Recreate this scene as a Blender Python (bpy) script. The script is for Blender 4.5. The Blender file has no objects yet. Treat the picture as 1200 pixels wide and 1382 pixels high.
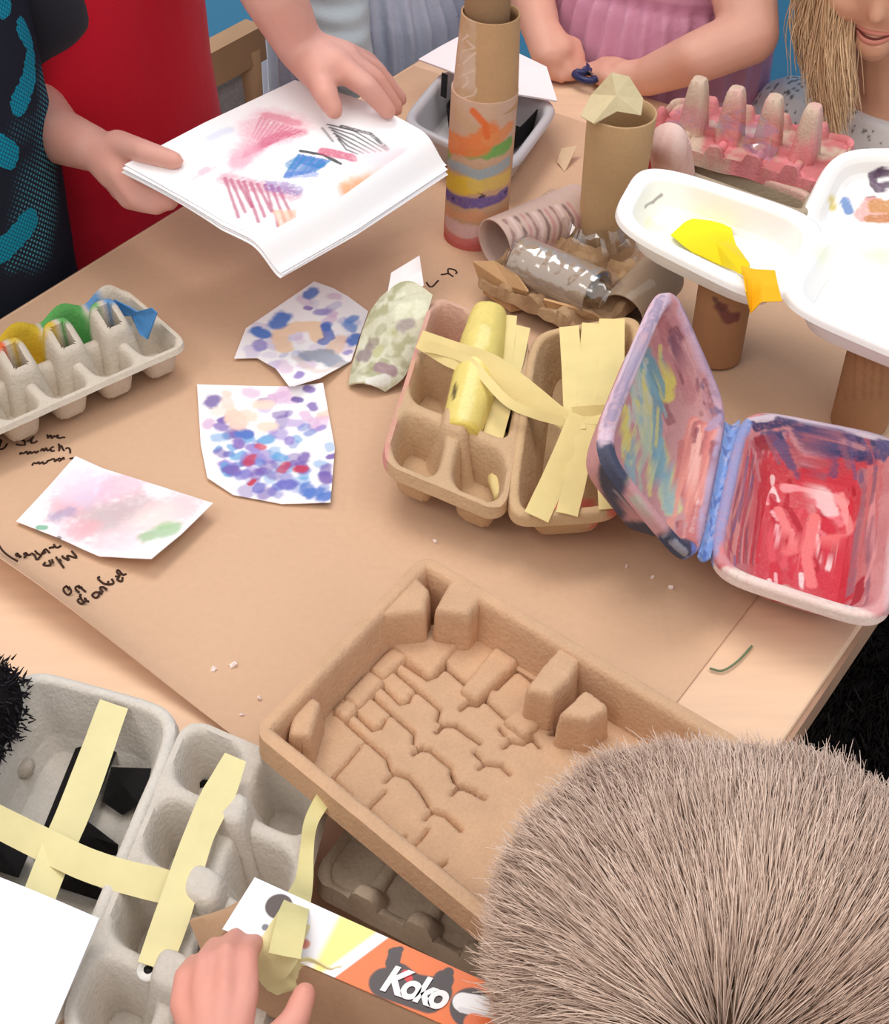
import bpy, math, random
import numpy as np
from mathutils import Vector, Matrix
from mathutils.bvhtree import BVHTree

S = bpy.context.scene
COL = S.collection
rng = np.random.default_rng(7)
random.seed(7)

# ------------------------------------------------------------------ place
TZ, H, FOC = 0.60, 0.60, 1880.0          # table height, camera above table, focal length in picture units
TH = math.atan(1791 / FOC)               # downward pitch
CAM = np.array([0, 0, TZ + H])
FW = np.array([0, math.cos(TH), -math.sin(TH)])
UP = np.array([0, math.sin(TH), math.cos(TH)])
RT = np.array([1.0, 0, 0])
AV = np.array([.586, .810, 0])           # along the table
BV = np.array([.810, -.586, 0])          # across the table
KS = H / .58


def ray(x, y):
    return RT * (x - 600) / FOC - UP * (y - 691) / FOC + FW


def W(x, y, h=0.0):
    r = ray(x, y)
    return CAM + r * ((TZ + h - CAM[2]) / r[2])


def WA(x, y, a):
    r = ray(x, y)
    return CAM + r * (a / (r @ AV))


def WB(x, y, b):
    r = ray(x, y)
    return CAM + r * (b / (r @ BV))


def WD(x, y, d):
    return CAM + ray(x, y) * d


def AB(a, b, h=0.0):
    return AV * a + BV * b + np.array([0, 0, TZ + h])


def proj(v):
    d = np.asarray(v) - CAM
    dz = d @ FW
    return np.stack([600 + FOC * (d @ RT) / dz, 691 - FOC * (d @ UP) / dz], -1), dz


def hgt(base, py):
    """height above the table where the vertical through base crosses picture row py"""
    lo, hi = 0.0, .5
    for _ in range(40):
        m = (lo + hi) / 2
        q, _d = proj(np.array([base[0], base[1], TZ + m]))
        if q[1] > py:
            lo = m
        else:
            hi = m
    return lo


# ------------------------------------------------------------------ colour and noise
def lin(c):
    c = np.asarray(c, float) / 255.0
    return np.where(c <= .04045, c / 12.92, ((c + .055) / 1.055) ** 2.4)


def _hash(i, j, k, s):
    n = (i * 374761393 + j * 668265263 + k * 2147483647 + s * 974634541) & 0xffffffff
    n = ((n ^ (n >> 13)) * 1274126177) & 0xffffffff
    return ((n ^ (n >> 16)) & 0xffff) / 65535.0


def vnoise(p, s=0):
    p = np.asarray(p, float)
    i = np.floor(p).astype(np.int64)
    f_ = p - i
    f_ = f_ * f_ * (3 - 2 * f_)
    out = 0
    for dx in (0, 1):
        for dy in (0, 1):
            for dz in (0, 1):
                w = (f_[:, 0] if dx else 1 - f_[:, 0]) * (f_[:, 1] if dy else 1 - f_[:, 1]) * (f_[:, 2] if dz else 1 - f_[:, 2])
                out = out + w * _hash(i[:, 0] + dx, i[:, 1] + dy, i[:, 2] + dz, s)
    return out


def fbm(p, freq, oct=3, s=0):
    p = np.asarray(p, float) * freq
    t = 0
    amp = .5
    for o in range(oct):
        t = t + amp * vnoise(p * 2 ** o, s + o * 17)
        amp *= .5
    return t / (1 - .5 ** oct) - .5


def smooth(a, b, x):
    t = np.clip((x - a) / (b - a), 0, 1)
    return t * t * (3 - 2 * t)


# ------------------------------------------------------------------ materials
MATS = {}


def mat(name, col=None, rough=.6, spec=.3, bump=None, vary=None, trans=0.0, alpha=1.0, metal=0.0, sheen=0.0, sss=0.0, aniso=None, ior=None, emit=None):
    if name in MATS:
        return MATS[name]
    m = bpy.data.materials.new(name)
    m.use_nodes = True
    nt = m.node_tree
    N, L = nt.nodes, nt.links
    b = N['Principled BSDF']
    tc = N.new('ShaderNodeTexCoord')
    if col is None:
        at = N.new('ShaderNodeAttribute')
        at.attribute_name = 'Col'
        src = at.outputs['Color']
    else:
        rgb = N.new('ShaderNodeRGB')
        rgb.outputs[0].default_value = (*lin(col), 1)
        src = rgb.outputs[0]
    if vary:
        for sc, amt in vary:
            nz = N.new('ShaderNodeTexNoise')
            nz.inputs['Scale'].default_value = sc
            nz.inputs['Detail'].default_value = 4
            if aniso:
                mp = N.new('ShaderNodeMapping')
                mp.inputs['Scale'].default_value = aniso
                if len(aniso) > 3:
                    pass
                L.new(tc.outputs['Object'], mp.inputs['Vector'])
                L.new(mp.outputs['Vector'], nz.inputs['Vector'])
            else:
                L.new(tc.outputs['Object'], nz.inputs['Vector'])
            mr = N.new('ShaderNodeMapRange')
            mr.inputs['From Min'].default_value = .25
            mr.inputs['From Max'].default_value = .75
            mr.inputs['To Min'].default_value = 1 - amt
            mr.inputs['To Max'].default_value = 1 + amt
            L.new(nz.outputs['Fac'], mr.inputs['Value'])
            mx = N.new('ShaderNodeVectorMath')
            mx.operation = 'SCALE'
            L.new(src, mx.inputs[0])
            L.new(mr.outputs['Result'], mx.inputs['Scale'])
            src = mx.outputs[0]
    L.new(src, b.inputs['Base Color'])
    b.inputs['Roughness'].default_value = rough
    b.inputs['Specular IOR Level'].default_value = spec
    b.inputs['Metallic'].default_value = metal
    b.inputs['Transmission Weight'].default_value = trans
    b.inputs['Alpha'].default_value = alpha
    if ior:
        b.inputs['IOR'].default_value = ior
    if sheen:
        b.inputs['Sheen Weight'].default_value = sheen
    if sss:
        b.inputs['Subsurface Weight'].default_value = sss
        b.inputs['Subsurface Radius'].default_value = (.006, .0025, .0015)
        b.inputs['Subsurface Scale'].default_value = 1.0
    if emit:
        b.inputs['Emission Color'].default_value = (*lin(emit[0]), 1)
        b.inputs['Emission Strength'].default_value = emit[1]
    if bump:
        prev = None
        for sc, st in bump:
            nz = N.new('ShaderNodeTexNoise')
            nz.inputs['Scale'].default_value = sc
            nz.inputs['Detail'].default_value = 3
            L.new(tc.outputs['Object'], nz.inputs['Vector'])
            bp = N.new('ShaderNodeBump')
            bp.inputs['Strength'].default_value = st
            bp.inputs['Distance'].default_value = .002
            L.new(nz.outputs['Fac'], bp.inputs['Height'])
            if prev:
                L.new(prev, bp.inputs['Normal'])
            prev = bp.outputs['Normal']
        L.new(prev, b.inputs['Normal'])
    MATS[name] = m
    return m


# ------------------------------------------------------------------ objects
def thing(name, label, cat, loc, group=None, kind=None):
    o = bpy.data.objects.new(name, None)
    o.empty_display_size = .02
    COL.objects.link(o)
    o.location = [float(t) for t in loc]
    o['label'] = label
    o['category'] = cat
    if group:
        o['group'] = group
    return o


def tag(o, label, cat, group=None):
    o['label'] = label
    o['category'] = cat
    if group:
        o['group'] = group
    return o


def woff(o):
    t = Vector((0, 0, 0))
    while o is not None:
        t += o.location
        o = o.parent
    return np.array(t)


def mesh(name, v, f, m, parent=None, col=None, flat=False, solid=0.0, soff=-1.0, sub=0, sharp=0, crisp=52):
    v = np.asarray(v, float)
    me = bpy.data.meshes.new(name)
    if parent is None:
        off = np.array([(v[:, 0].min() + v[:, 0].max()) / 2, (v[:, 1].min() + v[:, 1].max()) / 2, v[:, 2].min()])
    else:
        off = woff(parent)
    if isinstance(f, np.ndarray):
        me.vertices.add(len(v))
        me.vertices.foreach_set('co', (v - off).astype(np.float32).ravel())
        me.loops.add(f.size)
        me.loops.foreach_set('vertex_index', f.astype(np.int32).ravel())
        me.polygons.add(len(f))
        me.polygons.foreach_set('loop_start', np.arange(0, f.size, f.shape[1], dtype=np.int32))
        me.update(calc_edges=True)
    else:
        me.from_pydata((v - off).tolist(), [], [list(q) for q in f])
        me.validate()
        me.update()
    if col is not None:
        ca = me.color_attributes.new('Col', 'FLOAT_COLOR', 'POINT')
        c4 = np.ones((len(v), 4), np.float32)
        c4[:, :3] = np.clip(col, 0, 1)
        ca.data.foreach_set('color', c4.ravel())
    me.polygons.foreach_set('use_smooth', [not flat] * len(me.polygons))
    if sharp and not flat:
        me.set_sharp_from_angle(angle=math.radians(sharp))
    me.materials.append(m)
    o = bpy.data.objects.new(name, me)
    COL.objects.link(o)
    if parent is None:
        o.location = off
    else:
        o.parent = parent
    if solid:
        md = o.modifiers.new('Solidify', 'SOLIDIFY')
        md.thickness = solid
        md.offset = soff
        if not flat:
            es = o.modifiers.new('Crisp', 'EDGE_SPLIT')
            es.split_angle = math.radians(crisp)
            es.use_edge_sharp = False
    if sub:
        md = o.modifiers.new('Subdivision', 'SUBSURF')
        md.levels = md.render_levels = sub
    return o


def struct(o):
    o['kind'] = 'structure'
    return o


def gfaces(nu, nv, wrap=False):
    """rows of nu points, nv rows"""
    i = np.arange(nu if wrap else nu - 1)
    j = np.arange(nv - 1)
    I, J = np.meshgrid(i, j)
    I2 = (I + 1) % nu
    return np.stack([J * nu + I, J * nu + I2, (J + 1) * nu + I2, (J + 1) * nu + I], -1).reshape(-1, 4)


class Mb:
    def __init__(s):
        s.v = []
        s.f = []
        s.n = 0

    def add(s, v, f):
        v = np.asarray(v, float)
        s.v.append(v)
        s.f += [[int(k) + s.n for k in q] for q in f]
        s.n += len(v)
        return s

    def get(s):
        return np.concatenate(s.v), s.f

    def build(s, name, m, parent=None, **k):
        v, f = s.get()
        return mesh(name, v, f, m, parent, **k)


def nrm(v):
    v = np.asarray(v, float)
    return v / (np.linalg.norm(v) + 1e-12)


def frame(d):
    d = nrm(d)
    r = np.array([0, 0, 1.0]) if abs(d[2]) < .9 else np.array([1.0, 0, 0])
    x = nrm(np.cross(r, d))
    return x, np.cross(d, x), d


def resample(pts, n, curved=False):
    pts = np.asarray(pts, float)
    if curved and len(pts) > 2:
        P_ = np.concatenate([[2 * pts[0] - pts[1]], pts, [2 * pts[-1] - pts[-2]]])
        out = []
        for i in range(1, len(P_) - 2):
            for t in np.linspace(0, 1, 12, endpoint=False):
                p0, p1, p2, p3 = P_[i - 1:i + 3]
                out.append(.5 * (2 * p1 + (p2 - p0) * t + (2 * p0 - 5 * p1 + 4 * p2 - p3) * t * t + (3 * p1 - p0 - 3 * p2 + p3) * t ** 3))
        out.append(pts[-1])
        pts = np.array(out)
    s = np.concatenate([[0], np.cumsum(np.linalg.norm(np.diff(pts, axis=0), axis=1))])
    t = np.linspace(0, s[-1], n)
    return np.stack([np.interp(t, s, pts[:, k]) for k in range(pts.shape[1])], -1)


def tube(pts, rad, n=12, cap=True, curved=True, m_=24):
    """round tube along points; rad is a number or a list per point"""
    pts = np.asarray(pts, float)
    rr = np.full(len(pts), rad) if np.isscalar(rad) else np.asarray(rad, float)
    q = resample(np.concatenate([pts, rr[:, None]], 1), m_, curved)
    pts, rr = q[:, :3], q[:, 3]
    V = []
    x = None
    for i in range(len(pts)):
        d = nrm(pts[min(i + 1, len(pts) - 1)] - pts[max(i - 1, 0)])
        if x is None:
            x, y, _ = frame(d)
        else:
            x = nrm(x - d * (x @ d))
            y = np.cross(d, x)
        a = np.linspace(0, 2 * np.pi, n, endpoint=False)
        V.append(pts[i] + rr[i] * (np.cos(a)[:, None] * x + np.sin(a)[:, None] * y))
    V = np.concatenate(V)
    F = gfaces(n, len(pts), True).tolist()
    if cap:
        F.append(list(range(n))[::-1])
        F.append([(len(pts) - 1) * n + k for k in range(n)])
    return V, F


def capsule(p, q, r0, r1, n=14):
    """closed solid round both ends, tapering from r0 to r1"""
    p, q = np.asarray(p, float), np.asarray(q, float)
    x, y, d = frame(q - p) if np.linalg.norm(q - p) > 1e-6 else frame(np.array([0, 0, 1.0]))
    a = np.linspace(0, 2 * np.pi, n, endpoint=False)
    ring = np.cos(a)[:, None] * x + np.sin(a)[:, None] * y
    V = [p - d * r0]
    F = []
    for t in (-60, -30, 0):
        t = math.radians(t)
        V += list(p + d * r0 * math.sin(t) + ring * r0 * math.cos(t))
    for t in (0, 30, 60):
        t = math.radians(t)
        V += list(q + d * r1 * math.sin(t) + ring * r1 * math.cos(t))
    V.append(q + d * r1)
    for k in range(n):
        F.append([0, 1 + (k + 1) % n, 1 + k])
        last = 1 + 5 * n
        F.append([last + k, last + (k + 1) % n, 1 + 6 * n])
    F += (gfaces(n, 6, True) + 1).tolist()
    return np.array(V), F


def chain(mb, pts, rad):
    for i in range(len(pts) - 1):
        mb.add(*capsule(pts[i], pts[i + 1], rad[i], rad[i + 1]))
    return mb


def loft(rings, n=28):
    """rings: (centre, half-axis vector, half-axis vector); closed with caps"""
    a = np.linspace(0, 2 * np.pi, n, endpoint=False)
    V = np.concatenate([np.asarray(c, float) + np.cos(a)[:, None] * np.asarray(u) + np.sin(a)[:, None] * np.asarray(w) for c, u, w in rings])
    F = gfaces(n, len(rings), True).tolist()
    F.append(list(range(n))[::-1])
    F.append([(len(rings) - 1) * n + k for k in range(n)])
    return V, F


def remesh(mb, voxel, it=4):
    """one continuous skin around overlapping solids"""
    v, f = mb.get()
    me = bpy.data.meshes.new('tmp')
    me.from_pydata(v.tolist(), [], f)
    o = bpy.data.objects.new('tmp', me)
    COL.objects.link(o)
    md = o.modifiers.new('r', 'REMESH')
    md.mode = 'VOXEL'
    md.voxel_size = voxel
    md2 = o.modifiers.new('s', 'SMOOTH')
    md2.iterations = it
    md2.factor = .5
    dg = bpy.context.evaluated_depsgraph_get()
    dg.update()
    me2 = bpy.data.meshes.new_from_object(o.evaluated_get(dg))
    vv = np.empty(len(me2.vertices) * 3)
    me2.vertices.foreach_get('co', vv)
    vv = vv.reshape(-1, 3)
    ff = [list(p.vertices) for p in me2.polygons]
    bpy.data.objects.remove(o)
    bpy.data.meshes.remove(me)
    bpy.data.meshes.remove(me2)
    return vv, ff


# ------------------------------------------------------------------ paint: pigment laid on a surface in metres
class Paint:
    def __init__(s, v, base, s_noise=.12, freq=260):
        s.v = np.asarray(v, float)
        s.px, s.dz = proj(s.v)
        s.c = np.tile(lin(base), (len(s.v), 1))
        s.n1 = fbm(s.v, freq, 3, 5)
        s.n2 = fbm(s.v, freq * 3, 2, 9)
        s.sub = None

    def at(s, x, y):
        """the point of the surface seen at that spot of the photograph"""
        d = (s.px[:, 0] - x) ** 2 + (s.px[:, 1] - y) ** 2
        k = np.argsort(d)[:6]
        k = k[d[k] < d[k[0]] + 12]
        return s.v[k[np.argmin(s.dz[k])]]

    def stroke(s, pts, w, col, alpha=1.0, rag=.6, soft=.25, streak=0.0, on=True):
        q = [s.at(*p) if on else np.asarray(p) for p in pts]
        if len(q) == 1:
            q = q + q
        d = np.full(len(s.v), 9.0)
        for a, b in zip(q[:-1], q[1:]):
            e = b - a
            L2 = e @ e + 1e-12
            t = np.clip((s.v - a) @ e / L2, 0, 1)
            d = np.minimum(d, np.linalg.norm(s.v - a - t[:, None] * e, axis=1))
        d = d / w + s.n1 * rag
        m = (1 - smooth(1 - soft, 1 + soft, d)) * alpha
        if streak:
            m = m * np.clip(1 + streak * (s.n2 * 3), 0, 1)
        s.c = s.c * (1 - m[:, None]) + lin(col) * m[:, None]
        return s

    def mask(s, m, col, alpha=1.0):
        m = np.clip(m, 0, 1) * alpha
        s.c = s.c * (1 - m[:, None]) + lin(col) * m[:, None]
        return s


# ------------------------------------------------------------------ shaped sheets and shells
def coons(bot, top, lef, rig, nu, nv, curved=False):
    """bot, top run along u; lef, rig along v; arrays of points"""
    b, t = resample(bot, nu, curved), resample(top, nu, curved)
    l, r = resample(lef, nv, curved), resample(rig, nv, curved)
    u = np.linspace(0, 1, nu)[None, :, None]
    v = np.linspace(0, 1, nv)[:, None, None]
    P_ = (1 - v) * b[None] + v * t[None] + (1 - u) * l[:, None] + u * r[:, None]
    P_ = P_ - ((1 - u) * (1 - v) * b[0] + u * (1 - v) * b[-1] + (1 - u) * v * t[0] + u * v * t[-1])
    return P_.reshape(-1, 3)


def bil(quad, s, t):
    """quad FL, FR, NR, NL; s,t in 0..1 (s along FL>FR, t along FL>NL)"""
    A, B, C_, D = [np.asarray(q, float) for q in quad]
    s, t = s[..., None], t[..., None]
    return (1 - t) * ((1 - s) * A + s * B) + t * ((1 - s) * D + s * C_)


def qnormal(quad):
    A, B, C_, D = [np.asarray(q, float) for q in quad]
    n = nrm(np.cross(C_ - A, D - B))
    return n if n @ (CAM - A) > 0 else -n


def tray(quad, prof, p=5.0, n=200, rings=70, nup=None, down=None):
    """a rounded dish: prof is (inset in metres, level along the opening's normal) from the outer lip to the floor centre (inset 1 = centre)"""
    A, B, C_, D = [np.asarray(q, float) for q in quad]
    wu = (np.linalg.norm(B - A) + np.linalg.norm(C_ - D)) / 4
    wv = (np.linalg.norm(D - A) + np.linalg.norm(C_ - B)) / 4
    nn = qnormal(quad) if down is None else -nrm(down)
    a = np.linspace(0, 2 * np.pi, n, endpoint=False)
    ca, sa = np.cos(a), np.sin(a)
    cs = np.sign(ca) * np.abs(ca) ** (2 / p)
    ss = np.sign(sa) * np.abs(sa) ** (2 / p)
    pr = np.array([(min(i, min(wu, wv)) if i < .9 else min(wu, wv) * .985, z) for i, z in prof])
    pr = resample(pr, rings)
    V = []
    for i, z in pr:
        fu, fv = max(1 - i / wu, .0), max(1 - i / wv, .0)
        V.append(bil(quad, .5 + .5 * cs * fu, .5 + .5 * ss * fv) + nn * z)
    c = bil(quad, np.array([.5]), np.array([.5])) + nn * pr[-1][1]
    V.append(c)
    V = np.concatenate(V)
    F = gfaces(n, len(pr), True).tolist()
    k = (len(pr) - 1) * n
    F += [[k + i, k + (i + 1) % n, len(V) - 1] for i in range(n)]
    return V, F


def corner_round(s, t, rs, rt):
    """unit square to rounded square"""
    s2, t2 = 2 * s - 1, 2 * t - 1
    a, b = (np.abs(s2) - (1 - rs)) / rs, (np.abs(t2) - (1 - rt)) / rt
    m = (a > 0) & (b > 0)
    a1 = np.where(m, a * np.sqrt(np.clip(1 - b * b / 2, 0, 1)), a)
    b1 = np.where(m, b * np.sqrt(np.clip(1 - a * a / 2, 0, 1)), b)
    s3 = np.sign(s2) * (1 - rs + a1 * rs)
    t3 = np.sign(t2) * (1 - rt + b1 * rt)
    return (s3 + 1) / 2, (t3 + 1) / 2


def cups(quad, nx, ny, depth, post, res=22, hole=True, rnd=.35, lip=.006, down=None, rag=0.0, floor=.42, edgepost=0.0, pil=(.13, .43), tilt=0.0, rise=0.0, hol=.016):
    """egg carton bottom: nx by ny cups hanging from the rim, pillars where four cups meet"""
    nu, nv = nx * res + 1, ny * res + 1
    u, v = np.meshgrid(np.linspace(0, nx, nu), np.linspace(0, ny, nv))
    x, y = (u % 1) * 2 - 1, (v % 1) * 2 - 1
    r = (np.abs(x) ** 3.2 + np.abs(y) ** 3.2) ** (1 / 3.2)
    z = -depth * (1 - smooth(floor, .93, r))
    for i in range(0, nx + 1):
        for j in range(0, ny + 1):
            inner = 0 < i < nx and 0 < j < ny
            hp = post if inner else (edgepost if (0 < i < nx or 0 < j < ny) else 0)
            if not hp:
                continue
            dx, dy = np.abs(u - i), np.abs(v - j)
            q = (dx ** 4 + dy ** 4) ** .25
            hq = hp - tilt * (v - j)
            z = np.maximum(z, -depth * .8 + (hq + depth * .8) * (1 - smooth(pil[0], pil[1], q))) if inner else np.maximum(z, hp * (1 - smooth(.1, .3, q)) - .004)
            if inner and hole:
                z = np.where(q < pil[0] * .8, hp - hol, z)
    if rise:
        z = z + rise * (1 - smooth(.0, .32, v)) * (.55 + .45 * np.cos(2 * np.pi * (u - .55)))
    e = np.minimum(np.minimum(u, nx - u), np.minimum(v, ny - v))
    s, t = corner_round(u / nx, v / ny, rnd * 2 / nx if nx > 1 else rnd, rnd * 2 / ny)
    z = np.where(e < 1e-6, -lip, np.where(e < .06, np.maximum(z, 0), z))
    nn = qnormal(quad) if down is None else -nrm(down)
    P_ = bil(quad, s, t) + nn * z[..., None]
    V = P_.reshape(-1, 3)
    if rag:
        V = V + nn * (fbm(V, 60, 2, 3) * rag)[:, None]
    return V, gfaces(nu, nv), u.ravel(), v.ravel(), z.ravel()


def ribbon(pts, width, side=None, n=40, curved=True, wob=0.0, seed=0, m_=6):
    """flat strip; pts are 3D points, side the direction of its width"""
    q = resample(pts, n, curved)
    V = []
    for i in range(n):
        d = nrm(q[min(i + 1, n - 1)] - q[max(i - 1, 0)])
        sd = np.cross(d, CAM - q[i]) if side is None else np.asarray(side, float)
        sd = nrm(sd - d * (sd @ d))
        w = width if np.isscalar(width) else np.interp(i / (n - 1), np.linspace(0, 1, len(width)), width)
        up = np.cross(sd, d)
        for k in np.linspace(-.5, .5, m_):
            V.append(q[i] + sd * w * k)
    V = np.array(V)
    if wob:
        V = V + nrm(np.array([0, 0, 1.0])) * (fbm(V, 70, 2, seed) * wob)[:, None]
    return V, gfaces(m_, n)


def rect_from(pA, pB, h, width, h2=None):
    """rectangle with its near edge seen from pA to pB at height h and reaching width metres away; FL FR NR NL"""
    a, b = W(*pA, h), W(*pB, h)
    d = nrm(b - a)
    n = np.array([-d[1], d[0], 0])
    up = np.array([0, 0, (h2 - h) if h2 is not None else 0])
    return [a + n * width + up, b + n * width + up, b, a]


def strands(root, direc, length, r, bend=None, seg=4, jit=.15, seed=1):
    """many thin three-sided hairs in one mesh"""
    g = np.random.default_rng(seed)
    n = len(root)
    d = direc + g.normal(0, jit, (n, 3))
    d /= np.linalg.norm(d, axis=1)[:, None]
    ref = np.where(np.abs(d[:, 2:3]) < .9, np.array([[0, 0, 1.0]]), np.array([[1.0, 0, 0]]))
    x = np.cross(ref, d)
    x /= np.linalg.norm(x, axis=1)[:, None]
    y = np.cross(d, x)
    ln = (length if not np.isscalar(length) else np.full(n, length)) * g.uniform(.75, 1.2, n)
    V = np.empty((n, seg + 1, 3, 3))
    for k in range(seg + 1):
        t = k / seg
        c = root + d * (ln * t)[:, None]
        if bend is not None:
            c = c + bend * (ln * t * t)[:, None]
        rad = r * (1 - .75 * t)
        for j in range(3):
            a = 2 * math.pi * j / 3
            V[:, k, j] = c + rad * (math.cos(a) * x + math.sin(a) * y)
    base = (np.arange(n) * (seg + 1) * 3)[:, None, None]
    k = np.arange(seg)[None, :, None] * 3
    j = np.arange(3)[None, None, :]
    j2 = (j + 1) % 3
    F = np.stack([base + k + j, base + k + j2, base + k + 3 + j2, base + k + 3 + j], -1).reshape(-1, 4)
    return V.reshape(-1, 3), F
LP = (21, 8, 8.5, 1.0, 0.0)
# ------------------------------------------------------------------ shared materials
M_wood = mat('table_wood', (232, 194, 162), rough=.45, vary=[(14, .06)], aniso=(1, 9, 1))
M_kraft = mat('kraft', (210, 172, 141), rough=.75, vary=[(9, .035), (220, .03)], bump=[(60, .12)])
M_pulp = mat('grey_pulp', None, rough=.95, spec=.1, vary=[(90, .05), (700, .06)], bump=[(420, .35), (120, .25)])
M_paint = mat('painted_surface', None, rough=.55, spec=.3, vary=[(400, .04)], bump=[(500, .25)])
M_card = mat('cardboard', None, rough=.85, spec=.15, vary=[(40, .05), (500, .04)], bump=[(300, .15)])
M_paper = mat('drawn_paper', None, rough=.8, spec=.2, bump=[(60, .08)])
M_foam = mat('white_foam', None, rough=.42, spec=.4, bump=[(900, .06)])
M_tape = mat('crepe_tape', (230, 218, 164), rough=.7, spec=.2, vary=[(60, .05)], bump=[(350, .08)])
M_film = mat('clear_film', (255, 255, 255), rough=.05)
_nt = M_film.node_tree
_mx, _tr, _gl = _nt.nodes.new('ShaderNodeMixShader'), _nt.nodes.new('ShaderNodeBsdfTransparent'), _nt.nodes.new('ShaderNodeBsdfGlossy')
_gl.inputs['Roughness'].default_value = .12
_mx.inputs[0].default_value = .2
_nt.links.new(_tr.outputs[0], _mx.inputs[1])
_nt.links.new(_gl.outputs[0], _mx.inputs[2])
_nt.links.new(_mx.outputs[0], _nt.nodes['Material Output'].inputs['Surface'])
M_black = mat('black_card', (24, 21, 22), rough=.8, spec=.2, bump=[(300, .3)])
M_ink = mat('marker_ink', (58, 36, 26), rough=.7, spec=.2)
M_skin = mat('skin', None, rough=.5, spec=.35, sss=.12, vary=[(60, .03)])
M_cloth = mat('cloth', None, rough=.9, spec=.1, sheen=.15, bump=[(900, .3), (60, .1)])
M_hair = mat('hair_strand', None, rough=.45, spec=.35)

# ------------------------------------------------------------------ the room
B_L, B_R = -.753, -.1195
A_F, A_N = 1.062, .07


def box_ab(mb, a0, a1, b0, b1, z0, z1, bev=.0):
    vs = []
    for z in (z0, z1):
        for a_, b_ in ((a0, b0), (a1, b0), (a1, b1), (a0, b1)):
            p = AV * a_ + BV * b_
            vs.append((p[0], p[1], z))
    mb.add(vs, [[0, 3, 2, 1], [4, 5, 6, 7], [0, 1, 5, 4], [1, 2, 6, 5], [2, 3, 7, 6], [3, 0, 4, 7]])
    return mb


M_floor = mat('floor_lino', (104, 92, 84), rough=.5, vary=[(6, .08)])
M_wall = mat('blue_wall', (74, 146, 190), rough=.7, vary=[(3, .05)])
fl = box_ab(Mb(), -1.4, 1.62, -2.2, 2.2, -.05, 0).build('floor', M_floor, flat=True)
struct(fl)
wl = box_ab(Mb(), 1.62, 1.70, -2.2, 2.2, 0, 2.6).build('wall_back', M_wall, flat=True)
struct(wl)
bb = box_ab(Mb(), 1.605, 1.62, -2.2, 2.2, 0, .07).build('baseboard_back', mat('board_paint', (150, 160, 165), rough=.5), flat=True)
struct(bb)

tb = thing('craft_table', 'low pale wooden table the crafts lie on, half covered by brown paper', 'table', AB(.56, -.44, -TZ))
o = box_ab(Mb(), A_N, A_F, B_L, B_R, TZ - .026, TZ).build('tabletop', M_wood, tb, flat=True)
bv = o.modifiers.new('Bevel', 'BEVEL')
bv.width, bv.segments = .002, 2
e = Mb()
box_ab(e, A_N - .001, A_F + .001, B_R, B_R + .003, TZ - .024, TZ - .003)
box_ab(e, A_N - .001, A_F + .001, B_L - .003, B_L, TZ - .024, TZ - .003)
e.build('edge_band', mat('edge_ply', (168, 132, 108), rough=.6, vary=[(30, .1)]), tb, flat=True)
for a_ in (A_N + .07, A_F - .07):
    for b_ in (B_L + .07, B_R - .22):
        p = AB(a_, b_, 0)
        v, f = tube([[p[0], p[1], TZ - .027], [p[0], p[1], 0.012 if b_ > -.5 else 0.0]], [.02, .018], 16, m_=3)
        mesh('leg', v, f, M_wood, tb)

# brown paper over the table
KA0, KB1 = .303, -.178
nu, nv = 150, 130
u, v = np.meshgrid(np.linspace(0, 1, nu), np.linspace(0, 1, nv))
a0 = KA0 + .004 * np.sin(u * 5) - .006 * u * 0
aa = a0 + (.985 - a0) * v
bb_ = -.748 + (KB1 + .748) * u
P_ = AV * aa[..., None] + BV * bb_[..., None]
flat_pts = P_.reshape(-1, 3)
wr = fbm(flat_pts, 7, 3, 4)
lift = .024 * np.exp(-((aa - a0) / .013)) * (1 - smooth(.35, .75, u)) + .001 * np.exp(-(aa - a0) / .02)
P_[..., 2] = TZ + .0012 + lift
V = P_.reshape(-1, 3)
V[:, 2] += np.maximum(0, wr) * .0016
kr = mesh('kraft_paper', V, gfaces(nu, nv), M_kraft, solid=.0005, soff=-1)
tag(kr, 'large sheet of brown wrapping paper spread over the table, with handwriting near its edge', 'wrapping paper')
INK = []
c1 = [[(0, 240), (25, 260), (10, 300), (0, 330)], [(0, 360), (40, 360), (75, 330), (100, 290)], [(205, 300), (250, 310), (320, 310)], [(320, 310), (310, 260), (270, 245), (235, 240)],
      [(335, 270), (380, 250), (430, 205)], [(405, 235), (395, 280), (440, 280), (475, 255)], [(585, 180), (605, 195), (600, 225), (640, 185), (650, 225), (690, 190)], [(690, 210), (735, 185), (720, 215), (770, 225)], [(770, 215), (820, 215)],
      [(260, 430), (265, 405), (300, 415), (340, 390), (355, 425), (385, 390), (400, 415), (440, 390), (455, 410), (490, 380)], [(510, 385), (540, 355), (555, 385), (580, 345), (600, 380), (630, 365)], [(680, 330), (640, 350), (650, 385), (690, 380)],
      [(735, 290), (750, 340), (740, 385)], [(735, 350), (770, 320), (790, 360), (810, 380)], [(820, 355), (860, 345), (880, 375), (880, 410)],
      [(405, 565), (430, 535), (465, 540), (490, 520), (500, 545), (540, 520), (550, 545), (590, 525), (600, 500)], [(600, 510), (640, 495), (680, 480), (690, 515), (720, 485)], [(720, 500), (745, 475), (770, 490), (740, 515)], [(770, 490), (800, 465), (800, 490)], [(870, 480), (920, 470), (900, 490)]]
INK += [[(x / 9.23, 570 + y / 9.23) for x, y in s] for s in c1]
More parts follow.
